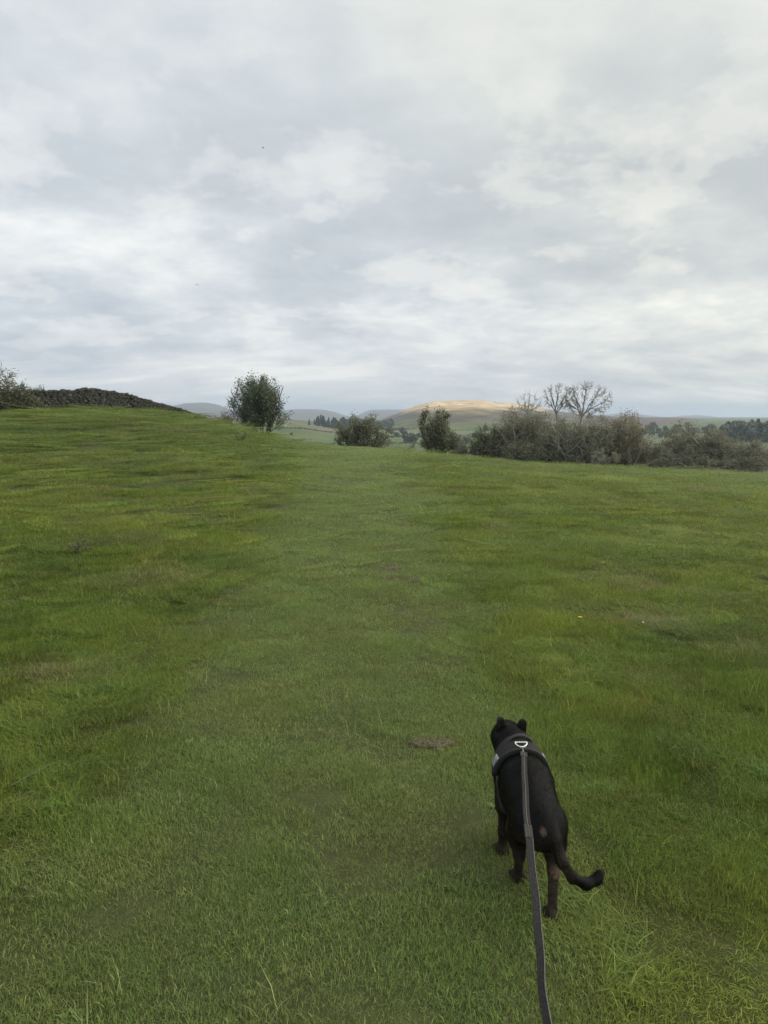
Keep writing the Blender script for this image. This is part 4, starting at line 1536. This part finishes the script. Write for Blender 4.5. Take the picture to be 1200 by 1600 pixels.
    def ring_mesh(R0, r0, half):
        vv, ff = [], []
        na, nb = 28, 8
        if half:
            path = [(R0 * math.cos(a), R0 * math.sin(a)) for a in np.linspace(math.pi, 2 * math.pi, 20)] + [(R0 * (1 - 2 * i / 8), 0.0) for i in range(1, 8)]
        else:
            path = [(R0 * math.cos(a), R0 * math.sin(a)) for a in np.linspace(0, 2 * math.pi, na, endpoint=False)]
        n_ = len(path)
        path = np.array(path)
        for i in range(n_):
            tg = unit(np.append(path[(i + 1) % n_] - path[i - 1], 0))
            nn = np.cross(tg, (0, 0, 1))
            for k_ in range(nb):
                a = 2 * math.pi * k_ / nb
                vv.append(np.append(path[i], 0) + r0 * (nn * math.cos(a) + np.array((0, 0, 1)) * math.sin(a)))
        for i in range(n_):
            for k_ in range(nb):
                ff.append((i * nb + k_, i * nb + (k_ + 1) % nb, ((i + 1) % n_) * nb + (k_ + 1) % nb, ((i + 1) % n_) * nb + k_))
        return mesh('d_ring', vv, ff, True)
    rg = link('d_ring', ring_mesh(.022, .0027, True), steel, har)
    rg.location = (-.004, .216, .472)
    rg.rotation_euler = (R(20), 0, 0)
    # stitched loop that holds the ring
    lv = band_mesh('ring_tab', lambda P: np.maximum.reduce([dog_sdf(P) - .017, np.abs(P[:, 0] + .004) - .011, np.abs(P[:, 1] - .216) - .009, -(dog_sdf(P) + .004)]),
                   (-.03, .19, .40), (.03, .24, .49), web, har, 0.003, 1)

    # reflective side patches with dark worn lettering
    pm, nt, b = new_mat('reflective_patch')
    w_ = nt.nodes.new('ShaderNodeTexVoronoi')
    w_.inputs['Scale'].default_value = 95
    tc = nt.nodes.new('ShaderNodeTexCoord')
    nt.links.new(tc.outputs['Object'], w_.inputs['Vector'])
    cc = n_ramp(nt, w_.outputs['Distance'], [(0.0, (0.03, 0.03, 0.03)), (0.32, (0.05, 0.05, 0.05)), (0.4, (0.24, 0.25, 0.25)), (1.0, (0.3, 0.31, 0.31))])
    nt.links.new(cc, b.inputs['Base Color'])
    b.inputs['Roughness'].default_value = 0.45
    for sgn in (-1, 1):
        o = band_mesh('reflective_patch', lambda P: np.maximum.reduce([dog_sdf(P) - .0135, np.abs(P[:, 1] - .228) - .022, np.abs(P[:, 2] - (.392 if sgn < 0 else .402)) - (.019 if sgn < 0 else .013), -(dog_sdf(P) + .002)]) if True else 0,
                      (-.14, .19, .35) if sgn < 0 else (.04, .19, .35), (-.04, .27, .43) if sgn < 0 else (.14, .27, .43), pm, har, 0.0035, 1)
    return root


build_dog()


# ------------------------------------------------------------------ the lead
def build_lead():
    off = DOG + np.array((0, 0, gz(DOG[0], DOG[1]) - 0.014))
    start = off + np.array((-.002, .176, .462))
    root = empty('dog_lead', tuple(start))
    tag(root, 'worn dark grey webbing lead running from the harness ring towards the viewer', 'lead')
    ctrl = np.array([start, at(819, 1200, 1) * 0, at(819, 1200, 1) * 0])
    key = [start]
    for px, py, dpt in ((820, 1225, 2.33), (826, 1300, 2.08), (835, 1400, 1.82), (845, 1500, 1.62), (855, 1600, 1.45)):
        cx, cy = (px - 600) / FPX, (800 - py) / FPX
        key.append(np.array((cx, math.cos(PITCH) + cy * math.sin(PITCH), -math.sin(PITCH) + cy * math.cos(PITCH))) * dpt + (0, 0, CAM_H))
    key += [np.array((.318, 1.02, .46)), np.array((.295, .80, .62)), np.array((.28, .62, .82)), np.array((.27, .50, 1.02))]
    key = np.array(key)
    t = np.linspace(0, len(key) - 1, 120)

    def cr(tt):
        i = np.clip(tt.astype(int), 0, len(key) - 2)
        f = (tt - i)[:, None]
        p0, p1, p2, p3 = key[np.maximum(i - 1, 0)], key[i], key[i + 1], key[np.minimum(i + 2, len(key) - 1)]
        return 0.5 * ((2 * p1) + (-p0 + p2) * f + (2 * p0 - 5 * p1 + 4 * p2 - p3) * f ** 2 + (-p0 + 3 * p1 - 3 * p2 + p3) * f ** 3)
    P = cr(t) - start
    ph = np.linspace(0, 1, 120)
    P = P + np.stack([0.0016 * np.sin(ph * 23) + 0.001 * np.sin(ph * 61), 0 * ph, 0.003 * np.sin(ph * 31 + 1)], 1) * np.minimum(1, ph * 12)[:, None]
    tan = unit_rows(np.gradient(P, axis=0))
    n = len(P)
    side0 = unit_rows(np.cross(tan, np.tile((0, 0, 1.0), (n, 1))))
    upv = np.cross(side0, tan)
    rng = np.random.RandomState(2)
    tw = np.interp(np.linspace(0, 1, n), [0, .2, .35, .5, .7, 1], [0.15, 0.1, -0.2, -0.75, -0.7, -0.5]) + 0.03 * np.sin(np.linspace(0, 40, n))
    S = side0 * np.cos(tw)[:, None] + upv * np.sin(tw)[:, None]
    U = np.cross(S, tan)
    web = noise_mat('lead_webbing', 160, [(0.3, (0.012, 0.0115, 0.011)), (0.7, (0.04, 0.038, 0.035))], 0.9, (420, 0.7, 0.002))
    pale = noise_mat('lead_stitching', 200, [(0.3, (0.1, 0.097, 0.09)), (0.7, (0.22, 0.215, 0.2))], 0.8)
    dark = noise_mat('lead_fold', 200, [(0.3, (0.025, 0.024, 0.022)), (0.7, (0.075, 0.072, 0.066))], 0.85, (300, 0.6, 0.002))

    def ribbon(i0, i1, half, thick, shift=0.0, lift=0.0, rib=True):
        if rib:
            prof = [(-1, .35), (-.82, 1), (-.3, .7), (-.12, .95), (.12, .95), (.3, .7), (.82, 1), (1, .35), (1, -.35), (.8, -1), (-.8, -1), (-1, -.35)]
        else:
            prof = [(-1, 1), (1, 1), (1, -1), (-1, -1)]
        k = len(prof)
        V, F = [], []
        for i in range(i0, i1):
            for a, b_ in prof:
                V.append(P[i] + S[i] * (a * half + shift) + U[i] * (b_ * thick + lift))
        m_ = i1 - i0
        for i in range(m_ - 1):
            for j in range(k):
                F.append((i * k + j, i * k + (j + 1) % k, (i + 1) * k + (j + 1) % k, (i + 1) * k + j))
        F += [tuple(range(k))[::-1], tuple(range((m_ - 1) * k, m_ * k))]
        return V, F
    V, F = ribbon(3, n, .0102, .0016)
    link('webbing', mesh('webbing', V, F, False), web, root)
    V, F = ribbon(27, n, .0007, .0008, -.0104, .0012, False)
    link('edge_stitching', mesh('edge_stitching', V, F), pale, root)
    V, F = ribbon(3, 27, .0007, .0006, .0, .0018, False)
    link('centre_stitching', mesh('centre_stitching', V, F), pale, root)
    V, F = ribbon(25, 29, .0118, .0034)
    link('stitched_fold', mesh('stitched_fold', V, F, False), dark, root)
    V, F = ribbon(2, 5, .0125, .0042)
    link('end_loop', mesh('end_loop', V, F, False), dark, root)
    # trigger clip between webbing and ring
    steel = bpy.data.materials['ring_steel']
    gun = noise_mat('clip_metal', 60, [(0.3, (0.16, 0.155, 0.15)), (0.7, (0.3, 0.29, 0.28))], 0.35)
    segs = [(np.array([P[3], P[2] + (0, 0.004, 0.0), P[1] + (0, 0.012, 0.0), np.array((-.002, .030, -.003))]), .0042, 1),
            (np.array([np.array((-.010, .012, .002)), np.array((.006, .013, .003)), np.array((.012, .013, .003))]), .0028, 1)]
    V, F = tubes(segs, 0.002)
    link('clip', mesh('clip', V, F, True), gun, root)
    # hand loop at the holder's end
    a = np.linspace(0, 2 * math.pi, 30)
    c0 = P[-1]
    loop = np.stack([c0[0] + 0.045 * np.sin(a), c0[1] - 0.02 + 0.02 * np.cos(a), c0[2] + 0.075 - 0.075 * np.cos(a)], 1)
    LV, LF = [], []
    for p in loop:
        for dx, dz in ((-.0015, -.012), (.0015, -.012), (.0015, .012), (-.0015, .012)):
            LV.append(p + (dx, dz, dx))
    for i in range(29):
        for j in range(4):
            LF.append((i * 4 + j, i * 4 + (j + 1) % 4, i * 4 + 4 + (j + 1) % 4, i * 4 + 4 + j))
    link('hand_loop', mesh('hand_loop', LV, LF), web, root)


build_lead()


# ------------------------------------------------------------------ small things in the field
def soil_patches():
    rng = np.random.RandomState(31)
    m = noise_mat('bare_soil', 40, [(0.3, (0.075, 0.055, 0.038)), (0.55, (0.13, 0.098, 0.068)), (0.75, (0.2, 0.155, 0.11))], 0.95, (90, 0.8, 0.01))
    straw = leaf_mat('dead_grass', [(0, (0.13, 0.10, 0.06)), (0.6, (0.22, 0.175, 0.11)), (1, (0.36, 0.3, 0.2))], 0.2)
    labs = ('bare brown soil patch on the track beside the dog', 'left bare soil patch of the pair halfway along the track', 'small bare soil patch just behind the left one on the track', 'right bare soil patch of the pair halfway along the track')
    for (x, y, a, b_), lb in zip(SOIL, labs):
        root = empty('bare_soil_patch', (x, y, gz(x, y)))
        tag(root, lb, 'soil patch')
        V, F = [(0, 0, 0.006)], []
        ns, rings = 22, 5
        for i in range(1, rings + 1):
            for j in range(ns):
                th = 2 * math.pi * j / ns
                q = i / rings * (1 + 1.0 * (fbm(np.cos(th) * 2.2 + x * 3, np.sin(th) * 2.2 + y, 3) - 0.5))
                xx, yy = math.cos(th) * a * q, math.sin(th) * b_ * q
                V.append((xx, yy, gz(x + xx, y + yy) - root.location[2] + (0.009 if i < rings else -0.008) + rng.uniform(-.004, .006)))
        for j in range(ns):
            F.append((0, 1 + j, 1 + (j + 1) % ns))
        for i in range(rings - 1):
            for j in range(ns):
                F.append((1 + i * ns + j, 1 + (i + 1) * ns + j, 1 + (i + 1) * ns + (j + 1) % ns, 1 + i * ns + (j + 1) % ns))
        link('soil', mesh('soil', V, F, True), m, root)
        CV, CF, n = [], [], 0
        for _ in range(46):
            v, f = blob_stone(rng, *(rng.uniform(.004, .014, 3) * (1, 1, .6)))
            r_, th = math.sqrt(rng.rand()), rng.uniform(0, 6.28)
            CV.append(v + (math.cos(th) * a * r_ * .95, math.sin(th) * b_ * r_ * .95, .013))
            CF.append(f + n)
            n += 8
        o = link('crumbs', mesh('crumbs', np.concatenate(CV), np.concatenate(CF)), m, root)
        o['kind'] = 'stuff'
        n = 150
        th, r_ = rng.uniform(0, 6.28, n), np.sqrt(rng.rand(n))
        p = np.stack([np.cos(th) * a * r_, np.sin(th) * b_ * r_, rng.uniform(.010, .022, n)], 1)
        d = unit_rows(np.stack([rng.normal(0, 1, n), rng.normal(0, 1, n), rng.normal(0, .18, n)], 1)) * rng.uniform(.012, .035, (n, 1))
        s = unit_rows(np.cross(d, (0, 0, 1.0))) * .0016
        o = link('dead_grass', mesh('dead_grass', np.stack([p - d - s, p - d + s, p + d], 1).reshape(-1, 3), np.arange(n * 3).reshape(-1, 3)), straw, root)
        o['kind'] = 'stuff'


soil_patches()


def flower(px, py, col, size, name, label, cat, group=None, h=0.05):
    x, y = on_flat(px, py)
    z = gz(x, y)
    root = empty(name, (x, y, z))
    tag(root, label, cat, group)
    st, sf = tubes([(np.array([(0, 0, 0), (.004, .002, h * .6), (.006, .0, h)]), .0022, 1)], .002)
    link('stem', mesh('stem', st, sf, True), bpy.data.materials['hawthorn_leaf'], root)
    V, F = [], []
    for ringi, (rad, tilt) in enumerate(((1.0, .25), (.7, .6))):
        for k in range(13):
            a = 2 * math.pi * (k + .5 * ringi) / 13
            d = np.array((math.cos(a), math.sin(a), tilt)) * size * rad
            s = np.array((-math.sin(a), math.cos(a), 0)) * size * .2
            c = np.array((.006, 0, h))
            n = len(V)
            V += [c, c + d * .6 + s, c + d, c + d * .6 - s]
            F.append((n, n + 1, n + 2, n + 3))
    link('petals', mesh('petals', V, F), col, root)


yel = noise_mat('dandelion_petal', 30, [(0.3, (0.75, 0.5, 0.02)), (0.7, (0.85, 0.62, 0.04))], 0.6)
wht = noise_mat('daisy_petal', 30, [(0.3, (0.72, 0.72, 0.68)), (0.7, (0.85, 0.85, 0.82))], 0.6)
flower(905, 974, yel, .02, 'dandelion', 'yellow dandelion in the rough grass right of the track', 'flower')
flower(942, 886, yel, .016, 'dandelion', 'smaller dull yellow dandelion farther up the rough grass on the right', 'flower')
for i, (px, py) in enumerate(((393, 784), (398, 820), (373, 722), (355, 722), (390, 776), (310, 745), (325, 822), (335, 790), (1003, 982), (1080, 745), (1033, 880), (700, 905))):
    flower(px, py, wht, .011 + .006 * (py < 800), 'daisy', 'tiny white daisy head in the pasture grass', 'flower', 'white daisies dotted in the pasture')


def stalk(px, py, name, label, cat, hgt, wid, n, mat, seed):
    x, y = on_flat(px, py)
    root = empty(name, (x, y, gz(x, y)))
    tag(root, label, cat)
    s = fit(grow(seed, n, 2, (4, 3), .5, (25, 55), .2, .12, .4), wid, wid, hgt)
    V, F = tubes(s, .006 * hgt / .3)
    link('stem', mesh('stem', V, F, True), mat, root)
    V, F = leaves(s, 90, .05 * hgt / .3, .015, seed, 1, .4, .01)
    link('leaves', mesh('leaves', V, F), bpy.data.materials['hawthorn_leaf'], root)


stalk(374, 694, 'thistle', 'dead thistle stalks standing on the slope below the evergreen tree', 'plant', .62, .6, 5, bark_dark, 91)
stalk(126, 866, 'thistle', 'small dark thistle in the grass on the left', 'plant', .16, .22, 5, bark_dark, 92)


def straw(px, py, label, pts, seed):
    x, y = on_flat(px, py)
    root = empty('dead_grass_stem', (x, y, gz(x, y)))
    tag(root, label, 'grass stem')
    V, F = tubes([(np.array(p), .0022, 1) for p in pts], .0016)
    m = bpy.data.materials['dead_grass']
    link('stem', mesh('stem', V, F, True), m, root)


straw(255, 1157, 'forked pale dead grass stem lying left of the track', [[(-.02, -.02, .03), (0, 0, .05), (.02, .03, .07)], [(0, 0, .05), (.012, .05, .055), (.02, .08, .08)]], 1)
straw(50, 1226, 'long thin pale straw lying near the left edge', [[(-.06, -.06, .03), (0, 0, .05), (.05, .07, .06), (.09, .12, .055)]], 2)
straw(905, 1232, 'single bleached straw in the rough grass right of the dog', [[(-.05, .0, .05), (0, .01, .07), (.05, .0, .06)]], 3)
straw(827, 1507, 'short curled straw near the lead at the bottom', [[(-.02, .0, .03), (0, .01, .05), (.015, -.01, .04)]], 4)

# a sheep grazing on the far green slope
def sheep(px, py, r):
    a, _ = ray(px, py)
    x, y = r * math.sin(a), r * math.cos(a)
    z = float(valley_z(np.array([x]), np.array([y]))[0])
    root = empty('sheep', (x, y, z), 1.2)
    tag(root, 'white sheep grazing on the far green slope', 'sheep')
    prim = [((-.35, 0, .62), (.35, 0, .64), .27, .26, .05), ((.4, 0, .66), (.62, 0, .42), .13, .10, .08), ((.62, 0, .42), (.74, 0, .26), .10, .06, .04)]
    for sx_ in (-.33, .3):
        for sy_ in (-.14, .14):
            prim.append(((sx_, sy_, .5), (sx_, sy_, .02), .09, .05, .04))

    def f(P):
        d = None
        for p, q, ra, rb, k in prim:
            c = cone(P, p, q, ra, rb)
            d = c if d is None else smin(d, c, k)
        return d
    wool = noise_mat('wool', 9, [(0.3, (0.6, 0.58, 0.52)), (0.7, (0.75, 0.73, 0.67))], 0.95, (30, .8, .05))
    band_mesh('body', f, (-.8, -.4, -.06), (.9, .4, 1.0), wool, root, .05, 1)


sheep(447, 668, 520)


# two distant birds
def bird(px, py, r, label, seed):
    p = at(px, py, r)
    root = empty('bird', tuple(p), seed)
    root.scale = (0.6, 0.6, 0.6)
    tag(root, label, 'bird')
    V, F = tubes([(np.array([(0, -.2, 0), (0, -.05, .0), (0, .12, .01), (0, .22, 0)]), .06, 1)], .03)
    m = noise_mat('crow_feather', 10, [(0.3, (0.02, 0.02, 0.022)), (0.7, (0.04, 0.04, 0.045))], 0.6) if 'crow_feather' not in bpy.data.materials else bpy.data.materials['crow_feather']
    link('body', mesh('body', V, F, True), m, root)
    for s in (-1, 1):
        V = [(s * .03, .1, .02), (s * .22, .14, .10), (s * .5, .02, .06), (s * .22, -.06, .10), (s * .03, -.08, .02)]
        V2 = [(x_, y_, z_ - .012) for x_, y_, z_ in V]
        F = [(0, 1, 3, 4), (1, 2, 3), (5, 9, 8, 6), (6, 8, 7), (0, 5, 6, 1), (1, 6, 7, 2), (2, 7, 8, 3), (3, 8, 9, 4), (4, 9, 5, 0)]
        link('wing', mesh('wing', V + V2, F), m, root)


bird(308, 445, 95, 'tiny dark bird lower in the sky on the left', .6)
bird(411, 231, 100, 'tiny dark bird high in the sky', 2.0)


# ------------------------------------------------------------------ air
def build_haze():
    s, z0, z1 = 7600.0, -30.0, 84.0
    v = [(x, y, z) for x in (-s, s) for y in (-s, s) for z in (z0, z1)]
    f = [(0, 1, 3, 2), (4, 6, 7, 5), (0, 4, 5, 1), (2, 3, 7, 6), (0, 2, 6, 4), (1, 5, 7, 3)]
    m = bpy.data.materials.new('haze_air')
    m.use_nodes = True
    nt = m.node_tree
    nt.nodes.clear()
    out = nt.nodes.new('ShaderNodeOutputMaterial')
    pv = nt.nodes.new('ShaderNodeVolumePrincipled')
    pv.inputs['Color'].default_value = (0.70, 0.82, 1.0, 1)
    pv.inputs['Density'].default_value = 0.00025
    pv.inputs['Anisotropy'].default_value = 0.25
    nt.links.new(pv.outputs[0], out.inputs['Volume'])
    o = link('haze', mesh('haze', v, f), m)
    o.display_type = 'WIRE'
    tag(o, 'thin pale haze over the valley and hills', kind='stuff')


build_haze()
